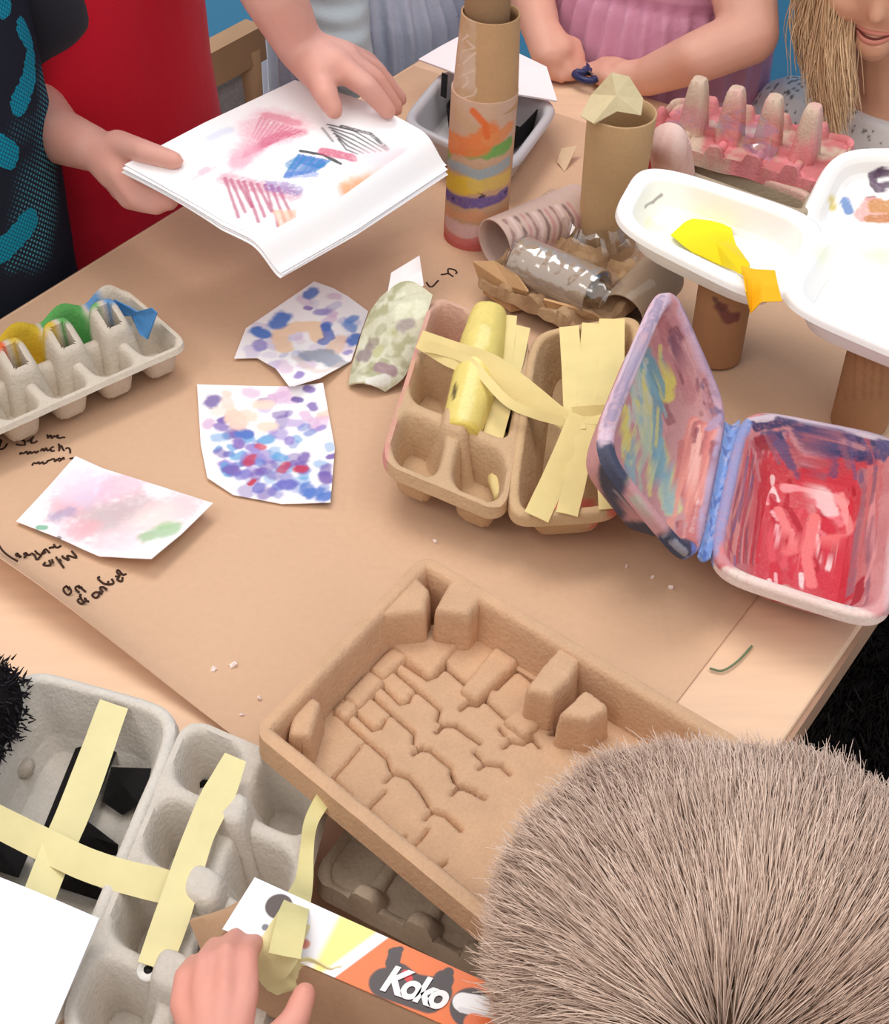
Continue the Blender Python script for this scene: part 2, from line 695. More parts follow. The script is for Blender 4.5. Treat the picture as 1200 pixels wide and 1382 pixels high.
c2 = [[(560, 75), (520, 95), (490, 60)], [(500, 95), (450, 105)], [(460, 150), (420, 115), (405, 150), (385, 175), (430, 150)], [(330, 160), (390, 190), (350, 240), (335, 200), (300, 180)], [(300, 190), (240, 215), (270, 230), (240, 250)], [(225, 235), (185, 255), (195, 275), (225, 265)], [(50, 235), (90, 290), (150, 340), (220, 380)],
      [(650, 120), (700, 185), (610, 165), (635, 215), (580, 190)], [(580, 195), (570, 170)], [(545, 205), (565, 240)], [(510, 185), (590, 295)], [(480, 215), (500, 270)], [(460, 240), (475, 285), (410, 290), (430, 260)],
      [(1145, 320), (1110, 330), (1070, 285), (1060, 310), (1090, 340)], [(1110, 350), (1100, 395), (1060, 375), (1080, 350), (1040, 345)], [(1010, 370), (1030, 410), (990, 430), (980, 390)], [(990, 430), (940, 420), (890, 375), (910, 360)], [(930, 450), (975, 490)], [(975, 470), (910, 465), (940, 510)], [(900, 500), (930, 530)], [(880, 520), (845, 550), (880, 575), (910, 540), (880, 520)],
      [(720, 465), (790, 525)], [(760, 480), (700, 510), (740, 555)], [(640, 520), (605, 560), (640, 610), (675, 580), (650, 530), (640, 520)], [(735, 580), (765, 610)], [(770, 630), (730, 650), (760, 685), (800, 660), (790, 630), (825, 630)], [(760, 640), (785, 665)]]
INK += [[(x / 6.667, 730 + y / 6.667) for x, y in s] for s in c2]
c3 = [[(230, 650), (330, 750), (480, 610)], [(525, 500), (600, 490), (680, 480), (780, 540)], [(680, 480), (670, 400), (700, 380), (800, 400), (850, 450), (820, 480)]]
INK += [[(560 + x / 15, 340 + y / 15) for x, y in s] for s in c3]
ik = Mb()
for n_, s in enumerate(INK):
    if n_ in (len(c1), len(c1) + len(c2)):
        ik.build('handwriting', M_ink, kr)
        ik = Mb()
    q = resample(np.array([W(x, y, 0) for x, y in s]), max(8, 4 * len(s)), True)
    k = ((q[:, None, :2] - V[None, :, :2]) ** 2).sum(-1).argsort(1)[:, :4]
    q[:, 2] = V[k, 2].max(1) + .0004
    ik.add(*ribbon(q, .0013, n=len(q), curved=False, m_=2))
ik.build('handwriting', M_ink, kr)

# loose bits on the paper
scr = [(288, 907, 9), (316, 902, 11), (351, 946, 6), (327, 969, 5), (587, 735, 5), (905, 797, 6), (880, 783, 4), (845, 768, 3)]
where = ['pair nearest the table front, the smaller one', 'pair nearest the table front, the larger one', 'crumb beside the corner of the tan pulp tray', 'lowest crumb by the corner of the pulp tray', 'crumb behind the tan pulp tray', 'crumb below the painted clamshell lid', 'small crumb below the painted clamshell', 'smallest crumb between the taped carton and painted clamshell']
M_scr = mat('torn_paper', (245, 230, 222), rough=.8)
for (x, y, s), t in zip(scr, where):
    p = W(x, y, 0)
    r = s / 2300 / 1.6
    ang = np.sort(rng.uniform(0, 2 * np.pi, 7))
    ring = np.stack([np.cos(ang) * r * rng.uniform(.6, 1.2, 7), np.sin(ang) * r * rng.uniform(.5, 1, 7), rng.uniform(.0022, .004, 7)], -1) + p
    V2 = np.concatenate([ring, ring - [0, 0, .0012], [p + [0, 0, .0045]], [p + [0, 0, .002]]])
    F2 = [[k, (k + 1) % 7, 14] for k in range(7)] + [[(k + 1) % 7, k, 7 + k, 7 + (k + 1) % 7] for k in range(7)] + [[7 + (k + 1) % 7, 7 + k, 15] for k in range(7)]
    tag(mesh('paper_scrap', V2, F2, M_scr, flat=True), 'white torn paper scrap on brown paper, ' + t, 'paper scrap', 'torn paper scraps')
th_ = resample([W(958, 902, .002), W(975, 905, .002), W(995, 893, .002), W(1015, 872, .0015)], 20, True)
tag(mesh('thread', *tube(th_, .0007, 6, m_=30), mat('green_thread', (110, 125, 95), rough=.8)), 'short green thread lying on the bare wood strip', 'thread')

# dark shaggy rug on the floor to the right of the table
g = np.random.default_rng(3)
n = 48000
ra, rb = g.uniform(-.1, 1.45, n), g.uniform(-.5, .55, n)
root = AV * ra[:, None] + BV * rb[:, None] + np.array([0, 0, .012])
dr = np.stack([fbm(root, 6, 2, 1) * 2, fbm(root, 6, 2, 2) * 2, np.ones(n)], -1)
rv, rf = strands(root, dr, .03, .0022, seg=2, jit=.35)
cl = fbm(root, 9, 3, 6)
rc = np.repeat(lin((34, 28, 27))[None] * (1 + 1.2 * cl[:, None]) * g.uniform(.6, 1.5, (n, 1)), 9, 0)
rug = thing('shaggy_rug', 'black shaggy rug on the floor beyond the bare wood edge of the table', 'rug', AB(.52, .3, -TZ))
box_ab(Mb(), -.1, 1.45, -.5, .55, .0, .012).build('backing', mat('rug_base', (22, 19, 19), rough=.95), rug, flat=True)
rp = mesh('pile', rv, rf, mat('rug_pile', None, rough=.8, spec=.2), rug, col=rc)
rp['kind'] = 'stuff'
# ------------------------------------------------------------------ painted sheets
WHITE = (248, 244, 246)


def poly(pts, h=None):
    return np.array([W(*p) if len(p) == 3 else W(p[0], p[1], h) for p in pts])


def sheet(name, bot, top, lef, rig, nu=170, nv=150, wob=.0012, seed=0):
    V = coons(poly(bot), poly(top), poly(lef), poly(rig), nu, nv)
    V[:, 2] += np.abs(fbm(V, 25, 2, seed)) * wob
    V[:, 2] = np.maximum(V[:, 2], TZ + .0028)
    return V, gfaces(nu, nv)


def dabs(P, pts, w, cols, al=(.5, .95), el=2.0, seed=1, rag=.7, ang=None):
    g = np.random.default_rng(seed)
    for x, y in pts:
        a = g.uniform(0, 2 * np.pi) if ang is None else ang + g.normal(0, .4)
        r = w * g.uniform(.6, 1.25)
        e = r * el * 2200 * .45
        P.stroke([(x - math.cos(a) * e * .5, y - math.sin(a) * e * .35), (x + math.cos(a) * e * .5, y + math.sin(a) * e * .35)], r, cols[g.integers(len(cols))], g.uniform(*al), rag=rag, soft=.35)


def fill(poly_, n, seed):
    g = np.random.default_rng(seed)
    P_ = np.array(poly_, float)
    out = []
    while len(out) < n:
        p = g.uniform(P_.min(0), P_.max(0))
        ins = False
        for i in range(len(P_)):
            a, b = P_[i], P_[i - 1]
            if (a[1] > p[1]) != (b[1] > p[1]) and p[0] < (b[0] - a[0]) * (p[1] - a[1]) / (b[1] - a[1]) + a[0]:
                ins = not ins
        if ins and (not out or min(np.hypot(*(p - q)) for q in out) > 7):
            out.append(p)
        elif ins and g.random() < .02:
            out.append(p)
    return out


# sheet with dots, beside the taped carton
V, F = sheet('a', [(280, 645, .004), (315, 668, .003), (380, 680, .003), (446, 678, .006)], [(266, 519, .004), (330, 521, .003), (395, 522, .003), (436, 517, .007)],
             [(280, 645, .004), (271, 600, .003), (266, 519, .004)], [(446, 678, .006), (452, 605, .004), (443, 555, .003), (436, 517, .007)], seed=2)
P = Paint(V, WHITE)
BL, PU, LB, PK, RD, PE = (88, 122, 196), (122, 96, 172), (92, 160, 212), (214, 176, 210), (192, 62, 84), (244, 208, 190)
for poly_, n, cols in (([(270, 525), (430, 525), (445, 580), (280, 590)], 26, [PK, PU, (190, 170, 215), PE]), ([(275, 590), (448, 570), (450, 660), (300, 640)], 46, [BL, LB, PU, (150, 130, 200), LB, BL]),
                       ([(300, 630), (445, 625), (440, 672), (320, 662)], 22, [BL, PU, (110, 110, 190)])):
    dabs(P, fill(poly_, n, n), .0042, cols, seed=n)
dabs(P, [(300, 553), (335, 560), (318, 566), (355, 545), (360, 575)], .006, [PE, (248, 216, 196)], seed=4)
dabs(P, [(287, 540), (298, 575), (402, 538), (322, 597)], .0045, [(108, 84, 160), (140, 115, 185)], (.8, .95), seed=5)
dabs(P, [(351, 602), (405, 632), (383, 630), (340, 650), (337, 620)], .0034, [RD, (205, 80, 100)], (.8, .95), el=2.6, seed=6)
tag(mesh('painted_sheet', V, F, M_paper, col=P.c, solid=.0005), 'white sheet dabbed all over with blue and purple paint dots, a few red', 'painting')

# sheet touching it from behind
V, F = sheet('b', [(316, 484, .004), (347, 483, .004), (372, 497, .006), (390, 521, .004), (396, 521, .010)], [(424, 380, .005), (450, 389, .003), (470, 400, .003), (497, 420, .004)],
             [(316, 484, .004), (332, 443, .003), (424, 380, .005)], [(396, 521, .012), (432, 510, .010), (474, 487, .003), (497, 420, .004)], seed=5)
P = Paint(V, WHITE)
dabs(P, fill([(425, 385), (495, 420), (470, 480), (395, 510), (335, 480), (345, 440)], 30, 3), .0045, [PK, (190, 190, 225), (205, 190, 225)], (.3, .7), seed=3)
P.stroke([(385, 470), (375, 450), (400, 440), (425, 440), (430, 455)], .006, (244, 208, 172), .9)
P.stroke([(458, 458), (450, 470)], .006, (240, 205, 180), .8)
P.stroke([(415, 480), (440, 478), (455, 490)], .007, (150, 158, 176), .85)
P.stroke([(400, 482), (415, 496), (440, 500), (460, 490)], .003, (222, 204, 190), .5, soft=.6)
dabs(P, [(377, 432), (420, 395), (475, 430), (440, 440), (478, 458), (352, 448), (472, 440)], .0055, [(72, 118, 200), (96, 140, 208)], (.8, .95), seed=8)
P.stroke([(440, 440), (445, 455), (436, 460)], .004, (80, 110, 190), .8)
dabs(P, [(404, 505), (350, 465), (470, 475), (415, 415), (435, 420)], .004, [(140, 115, 190), (150, 140, 205)], (.7, .9), seed=9)
tag(mesh('painted_sheet', V, F, M_paper, col=P.c, solid=.0005), 'white sheet with blue dabs, a peach swirl and a grey smudge', 'painting')

# pink washed sheet
V, F = sheet('c', [(23, 708, .003), (75, 728, .004), (135, 755, .004), (205, 758, .012)], [(103, 620, .005), (140, 636, .003), (210, 658, .003), (288, 683, .010)],
             [(23, 708, .003), (60, 668, .003), (103, 620, .005)], [(205, 758, .012), (245, 725, .010), (288, 683, .010)], seed=8)
V[:, 2] += .0025
P = Paint(V, WHITE)
for x, y, w_, c, a in [(120, 690, .022, (238, 206, 216), .6), (100, 680, .012, (236, 160, 172), .6), (150, 700, .017, (190, 172, 172), .75), (125, 660, .012, (216, 206, 232), .7), (165, 655, .012, (240, 188, 204), .7), (180, 685, .012, (206, 180, 184), .7), (235, 685, .014, (226, 178, 184), .6), (205, 700, .012, (240, 222, 218), .8), (110, 715, .008, (238, 170, 180), .6), (160, 730, .014, (240, 210, 218), .7), (84, 693, .005, (150, 150, 186), .6), (100, 650, .012, (238, 214, 228), .6)]:
    P.stroke([(x - 8, y + 3), (x + 8, y - 3)], w_, c, a, rag=1.1, soft=.6)
P.stroke([(200, 722), (232, 713)], .006, (150, 190, 140), .75, soft=.5)
P.stroke([(222, 708), (228, 707)], .004, (164, 200, 150), .6, soft=.5)
P.stroke([(54, 711), (60, 711)], .0022, (96, 176, 140), .8)
P.stroke([(78, 726)], .0016, (90, 110, 110), .8)
tag(mesh('painted_sheet', V, F, M_paper, col=P.c, solid=.0005), 'white sheet washed with pale pink and grey, one green smear, lying among the handwriting', 'painting')

# ------------------------------------------------------------------ drawing held in the air, several sheets
sh = [(168, 222, .105), (398, 108, .125), (603, 196, .100), (378, 335, .088)]
for k in range(4):
    dz = -.0016 * k
    o_ = [(0, 0), (-3, 6), (2, 9), (-4, 13)][k]
    l, t, r, b = [(x, y, h + dz) for x, y, h in sh]
    nu_, nv_ = (320, 250) if k == 0 else (120, 90)
    l = (l[0] + o_[0], l[1] + o_[1] * .8, l[2])
    b = (b[0] + o_[0] * .5, b[1] + o_[1], b[2])
    r = (r[0] - o_[0] * .5, r[1] + o_[1], r[2])
    edge = [b, ((b[0] * .55 + r[0] * .45), (b[1] * .55 + r[1] * .45) + 5, (b[2] + r[2]) / 2 + .002), r]
    V = coons(poly([l, (230, 262 + o_[1] * .8, .100 + dz), (300, 303 + o_[1], .094 + dz), b]), poly([t, (500, 146, .115 + dz), r]), poly([l, (275, 166, .120 + dz), t]), poly(edge), nu_, nv_)
    uu = np.tile(np.linspace(0, 1, nu_), nv_)
    V[:, 2] += -.016 * smooth(.80, 1.0, uu) ** 2 + .004 * np.sin(uu * 3.1)
    P = Paint(V, (250, 248, 250))
    if k == 0:
        S_ = P.stroke
        S_([(345, 172), (360, 160), (395, 168)], .012, (232, 168, 186), .7, rag=.5, soft=.7, streak=.5)
        S_([(325, 212), (345, 192), (380, 180)], .010, (232, 160, 180), .7, rag=.5, soft=.7, streak=.5)
        for q in range(10):
            S_([(328 + q * 4, 212 - q * 2), (352 + q * 6, 158 + q * 2)], .0011, (212, 110, 140), .55, soft=.5)
        S_([(348, 198), (375, 182), (408, 178)], .004, (206, 96, 128), .6, streak=.6, soft=.6)
        S_([(320, 220), (340, 200)], .006, (228, 170, 190), .6, soft=.6)
        S_([(360, 155), (400, 165)], .004, (222, 120, 145), .6, soft=.5)
        for q in range(9):
            S_([(303 + q * 9, 240 + q * 1.5), (322 + q * 9, 292 + q * 2 - (q % 3) * 9)], .0013, (178, 70, 108), .75, soft=.5)
        S_([(303, 240), (340, 250), (395, 262)], .006, (196, 110, 140), .6, streak=.7, soft=.6)
        S_([(365, 250), (400, 255)], .005, (130, 110, 180), .6, streak=.6)
        S_([(392, 222), (405, 214), (432, 220)], .0045, (46, 132, 190), .75, streak=.5)
        for q in range(9):
            S_([(384 + q * 5, 238 - q), (404 + q * 5, 208 + q)], .0013, [(40, 128, 190), (76, 120, 200)][q % 2], .8, soft=.4)
        S_([(390, 236), (425, 234)], .003, (96, 130, 206), .6, streak=.6)
        S_([(405, 203), (435, 208), (460, 220)], .0014, (40, 40, 46), .9)
        S_([(436, 203), (475, 212)], .004, (206, 84, 120), .85, streak=.3)
        for q in range(6):
            S_([(442 + q * 3, 167 + q * 4), (478 - q * 2, 176 + q * 5), (522 - q * 8, 202 + q)], .0008, (50, 48, 52), .8, soft=.5)
        S_([(462, 170), (500, 180), (522, 200)], .0018, (40, 38, 42), .8, streak=.6)
        S_([(435, 172), (450, 190)], .001, (90, 90, 95), .6)
        S_([(470, 255), (475, 268), (485, 250), (510, 250)], .006, (250, 160, 92), .85, soft=.6, streak=.4)
        S_([(480, 252), (520, 248)], .009, (252, 190, 150), .6, soft=.8)
        S_([(500, 212), (540, 210)], .009, (246, 214, 220), .7, soft=.8)
        for q in range(4):
            S_([(372 + q * 8, 285), (382 + q * 5, 318 - q * 8)], .002, (250, 190, 160), .7)
        S_([(272, 232), (278, 228)], .003, (205, 170, 190), .6)
        S_([(260, 240), (290, 225)], .0015, (226, 200, 214), .6)
        S_([(285, 185), (310, 175)], .004, (214, 220, 240), .7, soft=.7)
    lab = ['white sheet held in two hands, scribbled with pink, blue and black crayon', 'blank sheet next below the crayon drawing in the held stack', 'third sheet down in the held stack under the crayon drawing', 'lowest sheet of the held stack under the crayon drawing'][k]
    tag(mesh('drawing_sheet', V, gfaces(nu_, nv_), M_paper, col=P.c, solid=.0006), lab, 'sheet of paper', 'held sheets of paper')

# ------------------------------------------------------------------ painted card leaning on the taped carton
V = coons(poly([(470, 520, .004), (495, 530, .003), (520, 529, .004)]), poly([(512, 402, .035), (545, 392, .042), (584, 398, .050)]),
          poly([(470, 520, .004), (476, 490, .008), (495, 430, .028), (512, 402, .035)]), poly([(520, 529, .004), (548, 505, .012), (570, 445, .035), (584, 398, .050)]), 90, 130, True)
uu = np.tile(np.linspace(0, 1, 90), 130)
V[:, 2] += .008 * np.sin(uu * np.pi)
P = Paint(V, (206, 204, 178))
nz = fbm(V, 120, 3, 2)
P.mask(smooth(-.05, .15, nz), (168, 166, 128), .8).mask(smooth(.0, .2, fbm(V, 160, 2, 8)), (222, 222, 200), .8)
dabs(P, fill([(500, 420), (560, 410), (530, 510), (485, 510)], 16, 4), .004, [(150, 150, 110), (190, 190, 140), (140, 120, 130), (214, 212, 190)], (.4, .8), seed=2)
P.stroke([(510, 495), (530, 500)], .004, (150, 115, 130), .8).stroke([(500, 515), (520, 512)], .004, (226, 224, 216), .9).stroke([(540, 420), (565, 415)], .006, (226, 228, 200), .6)
pc = thing('painted_card', 'pale green painted card strip with a bare white end, leaning on the taped egg carton', 'painted card', W(500, 525))
mesh('strip', V, gfaces(90, 130), M_paint, pc, col=P.c, solid=.0012)
V = coons(poly([(522, 402, .038), (540, 408, .040), (572, 385, .045)]), poly([(528, 368, .045), (566, 345, .058)]), poly([(522, 402, .038), (528, 368, .045)]), poly([(572, 385, .045), (569, 365, .05), (566, 345, .058)]), 20, 20)
V = V + nrm(CAM - V.mean(0)) * .003
o = mesh('bare_end', V, gfaces(20, 20), mat('white_card', (236, 228, 228), rough=.7), pc, solid=.001)
o['label'] = 'bare white end'

# ------------------------------------------------------------------ cardboard tubes


def pipe(base, top, r0, r1, wall=.0012, n=150, rings=170, lo=0.0, wob=.0006):
    """open-ended tube with its inner wall"""
    base, top = np.asarray(base, float), np.asarray(top, float)
    x, y, d = frame(top - base)
    a = np.linspace(0, 2 * np.pi, n, endpoint=False)
    V = []
    for t in np.linspace(0, 1, rings):
        r = r0 + (r1 - r0) * t
        V.append(base + (top - base) * t + r * (np.cos(a)[:, None] * x + np.sin(a)[:, None] * y))
    for t in np.linspace(1, 0, 12):
        r = r0 + (r1 - r0) * t - wall
        V.append(base + (top - base) * t + r * (np.cos(a)[:, None] * x + np.sin(a)[:, None] * y))
    V = np.concatenate(V)
    F = gfaces(n, rings + 12, True).tolist()
    k = (rings + 11) * n
    F += [[k + i, k + (i + 1) % n, (i + 1) % n, i] for i in range(n)]
    V = V + (fbm(V, 45, 2, 3) * wob)[:, None] * nrm(CAM - V.mean(0))
    return V, F


CB = (192, 156, 116)
b0 = W(641, 318)
tt = thing('painted_tube', 'tall upright cardboard tube painted in orange, green, blue, yellow and purple bands', 'cardboard tube', b0)
hm, ht = hgt(b0, 118), hgt(b0 + [.004, 0, 0], 16)
pm = b0 + np.array([.0055, 0, hm])
pt = b0 + np.array([.0085, 0, ht])
V, F = pipe(b0, pm, .0248, .0245, n=170, rings=200)
P = Paint(V, (198, 160, 128))
S_ = P.stroke
zz = (V[:, 2] - TZ)
P.mask(smooth(hm * .55, hm * .75, zz) * smooth(-.25, .2, fbm(V, 40, 2, 4)), (206, 176, 164), .6)
P.mask(1 - smooth(.004, .03, zz + P.n1 * .01), (206, 120, 108), .75)
S_([(600, 322), (620, 335), (640, 335)], .006, (196, 92, 92), .7)
S_([(605, 300), (622, 312), (650, 315), (682, 296)], .0065, (218, 184, 184), .9, streak=.3)
S_([(606, 318), (625, 328), (655, 322)], .003, (206, 120, 118), .8)
S_([(603, 285), (640, 292), (683, 284)], .0045, (220, 156, 118), .8, streak=.4)
S_([(603, 262), (625, 274), (650, 274), (683, 260)], .0048, (106, 88, 152), .95, streak=.3)
S_([(610, 268), (650, 266), (684, 258)], .0010, (60, 48, 80), .9).stroke([(640, 258), (655, 265)], .0007, (50, 40, 60), .8)
S_([(603, 238), (620, 250), (640, 250)], .0075, (226, 190, 62), .95, streak=.2).stroke([(640, 250), (660, 248), (685, 240)], .006, (216, 184, 100), .9, streak=.3)
S_([(604, 215), (620, 226), (645, 236), (665, 232), (686, 218)], .0042, (150, 170, 180), .9, streak=.4)
S_([(604, 207), (640, 208), (665, 206), (688, 190)], .0042, (122, 158, 88), .9, streak=.3).stroke([(660, 208), (687, 196)], .005, (118, 166, 92), .9)
S_([(607, 190), (625, 198), (650, 195), (662, 180)], .0085, (224, 126, 72), .95, streak=.2)
S_([(660, 190), (675, 185), (688, 172)], .005, (222, 140, 90), .9, streak=.3).stroke([(605, 182), (612, 192)], .006, (222, 140, 90), .9)
S_([(658, 185), (656, 170), (646, 158), (638, 150)], .0026, (220, 110, 60), .95)
mesh('lower_roll', V, F, M_card, tt, col=P.c)
V, F = pipe(pm - [0, 0, .010], pt, .0243, .0208, n=150, rings=140)
P = Paint(V, (186, 148, 110))
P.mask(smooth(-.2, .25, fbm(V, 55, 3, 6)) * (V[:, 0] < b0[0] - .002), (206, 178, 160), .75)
for q in range(6):
    y = 40 + q * 16
    S2 = P.stroke([(618 + (q % 3) * 12, y), (632 + (q % 2) * 8, y + 8), (624, y + 14)], .0008, (214, 190, 172), .7)
mesh('upper_roll', V, F, M_card, tt, col=P.c)
p_in = pt + np.array([-.003, .004, 0])
V, F = pipe(p_in - [0, 0, .03], p_in + [.001, 0, .03], .0165, .016, n=60, rings=30)
mesh('inner_roll', V, F, M_card, tt, col=np.tile(lin((150, 118, 88)), (len(V), 1)))

# plain tube standing in clear film
b1 = W(817, 336)
pt_ = thing('plain_tube', 'plain brown cardboard tube standing upright with a folded card flap in its mouth', 'cardboard tube', b1)
h1 = hgt(b1 + [.001, 0, 0], 150)
V, F = pipe(b1, b1 + np.array([.003, 0, h1]), .0222, .0252, n=110, rings=110)
P = Paint(V, (192, 158, 118))
mesh('tube', V, F, M_card, pt_, col=P.c)
tc_ = b1 + np.array([.003, 0, h1])
fl_ = [(785, 158, 0), (800, 128, .012), (826, 98, .030), (848, 104, .026), (867, 134, .012), (864, 156, .004), (832, 150, .008), (802, 168, .002)]
fv = []
for x, y, dh in fl_:
    r_ = ray(x, y)
    base_h = h1 + dh
    fv.append(W(x, y, base_h))
fv = np.array(fv)
c_ = (fv[2] + fv[6] + fv[1] + fv[5]) / 4 + np.array([0, -.004, .004])
V = np.concatenate([fv, [c_]])
F = [[i, (i + 1) % 8, 8] for i in range(8)]
o = mesh('card_flap', V, F, mat('pale_card', (206, 190, 152), rough=.8, vary=[(50, .06)], bump=[(200, .3)]), pt_, flat=True, solid=.0015)
o['label'] = 'crumpled pale card flap'
V, F = pipe(tc_ - [0, 0, .006], tc_ + [0, 0, .001], .0256, .0256, n=60, rings=4)

# ------------------------------------------------------------------ dark tray with white lid at the far side
fq = [W(602, 92, .035), W(756, 140, .035), W(688, 232, .035), W(541, 165, .035)]
ft = thing('food_tray', 'silver grey food tray with black card and white lid, behind the tall painted tube', 'food tray', (fq[0] + fq[1] + fq[2] + fq[3]) / 4 * [1, 1, 0] + [0, 0, TZ])
V, F = tray(fq, [(-.001, -.003), (0, 0), (.004, .0005), (.006, -.002), (.012, -.028), (.016, -.031), (1, -.031)], p=6, n=140, rings=50)
mesh('tray', V, F, mat('silver_tray', (196, 192, 194), rough=.35, spec=.5, metal=.15), ft, solid=.0012)
V = coons(poly([(668, 222, .032), (752, 150, .032)]), poly([(604, 150, .006), (606, 100, .034), (690, 126, .033)]), poly([(668, 222, .030), (640, 190, .006), (604, 150, .006)]), poly([(752, 150, .033), (748, 140, .03), (690, 126, .033)]), 30, 30)
V[:, 2] = TZ + .007 + .002 * fbm(V, 40, 2, 1)
q_ = [W(640, 128, .01), W(742, 158, .01), W(690, 214, .01), W(594, 176, .01)]
V, F = tray(q_, [(0, .02), (.002, .0), (1, -.002)], p=5, n=80, rings=16, down=(0, 0, -1))
mesh('black_card', V, F, M_black, ft, solid=.0008)
lq = [(565, 82, .045), (592, 66, .048), (618, 52, .05), (700, 74, .052), (738, 92, .052), (752, 138, .040), (722, 133, .042), (690, 128, .044), (640, 112, .046), (600, 95, .046)]
lv = poly(lq)
c_ = lv.mean(0) + [0, 0, .002]
V = np.concatenate([lv, [c_]])
F = [[i, (i + 1) % 10, 10] for i in range(10)]
o = mesh('lid', V, F, mat('white_lid', (238, 228, 230), rough=.6), ft, flat=True, solid=.0016)
o['label'] = 'white cardboard lid'
V, F = ribbon([W(600, 100, .046), W(598, 131, .034)], .006, side=AV, n=8, curved=False)
mesh('lid_hinge', V, F, M_black, ft, solid=.001)
# ------------------------------------------------------------------ egg carton painted as a row of colours (far left)
GREY = (206, 194, 178)
TZV = np.array([0, 0, 1.0])
q = rect_from((-66, 611), (256, 466), .0285, .086)
V, F, u, v, z = cups(q, 5, 2, .027, .016, pil=(.21, .46), tilt=.03, rise=.009, hol=.034, res=34, lip=.0025, rag=.0008, floor=.5)
P = Paint(V, GREY)
fz = fbm(V, 120, 2, 3) * .35
for (c, col) in ((1, (222, 98, 44)), (2, (206, 172, 36)), (3, (84, 160, 82)), (4, (88, 140, 190))):
    # far cups, v < 1, with the pillars' far faces
    m = smooth(c - .02, c + .1, u + fz * .5) * (1 - smooth(c + .88, c + 1.0, u + fz * .5)) * (1 - smooth(.80, .92, v + fz * .5))
    if c == 4:
        m = m * (1 - smooth(4.3, 4.5, u))
    P.mask(m, col, .95)
P.mask(m * 0, GREY)
c1_ = thing('egg_carton', 'grey egg carton with cups painted orange, yellow, green and blue, near the navy child', 'egg carton', (q[0] + q[1] + q[2] + q[3]) / 4 * [1, 1, 0] + [0, 0, TZ])
mesh('cup_tray', V, F, M_pulp, c1_, col=P.c, solid=.0016)
ins = (q[0] + q[1] + q[2] + q[3]) / 4
# torn blue flap standing up
fp = poly([(134, 414, .040), (155, 404, .046), (176, 414, .044), (186, 420, .042), (205, 415, .050), (213, 422, .048), (200, 458, .030), (190, 452, .030), (176, 424, .036), (146, 424, .034)])
c_ = fp.mean(0) + [0, .004, -.004]
o = mesh('painted_flap', np.concatenate([fp, [c_]]), [[i, (i + 1) % 10, 10] for i in range(10)], mat('blue_paint', (72, 132, 188), rough=.5, vary=[(120, .15)], bump=[(300, .3)]), c1_, flat=True, solid=.0012)
o['label'] = 'torn flap painted blue'

# ------------------------------------------------------------------ open carton wrapped in yellow tape
oc = thing('taped_egg_carton', 'open six-cup egg carton crossed by pale yellow tape strips, a tape roll lying inside', 'egg carton', W(680, 620))
TB = [W(584, 398, .042), W(716, 452, .040), W(682, 697, .036), W(512, 626, .042)]
V, F, u, v, z = cups(TB, 2, 3, .036, .006, res=40, lip=.007, rag=.001, floor=.5, hole=False)
P = Paint(V, (198, 166, 132))
P.mask((1 - smooth(.0, .08, u + fbm(V, 80, 2, 1) * .1)) * smooth(.2, .5, v), (212, 140, 140), .8)
P.mask(smooth(.0, .6, 1 - v) * (1 - smooth(.6, 1.0, u)), (206, 160, 150), .6)
mesh('cup_tray', V, F, M_pulp, oc, col=P.c, solid=.0016)
TLq = [W(718, 452, .040), W(868, 426, .046), W(838, 690, .040), W(684, 700, .036)]
V, F = tray(TLq, [(-.001, -.006), (0, 0), (.003, .0003), (.009, -.018), (.014, -.030), (.022, -.033), (1, -.033)], p=7, n=200, rings=80)
P = Paint(V, (200, 168, 130))
P.stroke([(735, 700), (780, 690), (836, 682)], .012, (226, 120, 108), .85, rag=.8)
P.mask((1 - smooth(-.034, -.004, (V @ TZV - TZ) - .04)) * 0, (0, 0, 0))
mesh('lid', V, F, M_pulp, oc, col=P.c, solid=.0016)


def tape(pts, w, parent, n=40, wob=.0015, seed=0, name='tape_strip', m=None, curved=True, side=None):
    q_ = np.array([W(*p) for p in pts])
    V, F = ribbon(q_, w, n=n, wob=wob, seed=seed, curved=curved, side=side)
    return mesh(name, V, F, m or M_tape, parent, solid=.0005)


M_tape2 = mat('yellow_crepe_tape', (228, 208, 146), rough=.7, spec=.2, vary=[(60, .05)], bump=[(350, .08)])
# roll lying in the cups
rp_ = [W(660, 425, .046), W(650, 470, .044), (W(640, 520, .042)), W(620, 590, .036)]
V, F = tube(rp_, [.012, .0150, .0150, .0125], 40, m_=70)
V = V + (fbm(V, 90, 3, 2) * .003)[:, None] * TZV
P = Paint(V, (226, 206, 120))
P.stroke([(655, 440), (640, 500), (625, 560)], .004, (240, 228, 160), .7, streak=.5)
P.stroke([(612, 520), (613, 535)], .0018, (60, 50, 36), .9)
P.stroke([(605, 575), (640, 585)], .005, (214, 186, 80), .8, streak=.6)
mesh('tape_roll', V, F, M_paint, oc, col=P.c)
tape([(684, 425, .048), (678, 480, .044), (664, 560, .036), (672, 600, .02), (674, 640, .014)], .014, oc, seed=3, m=M_tape2)
tape([(703, 440, .046), (690, 500, .042), (665, 590, .034)], .013, oc, seed=4, m=M_tape2)
tape([(566, 458, .052), (610, 478, .055), (660, 498, .055), (700, 525, .052), (760, 565, .047), (798, 590, .046)], [.012, .017, .020, .018, .012, .012], oc, seed=5, m=M_tape2)
tape([(570, 468, .053), (630, 485, .057), (690, 545, .054), (775, 575, .048)], .006, oc, seed=6, m=M_tape2)
tape([(768, 440, .051), (772, 500, .049), (776, 580, .049)], .013, oc, seed=7, m=M_tape2)
tape([(800, 436, .051), (795, 500, .050), (792, 572, .050)], .014, oc, seed=8, m=M_tape2)
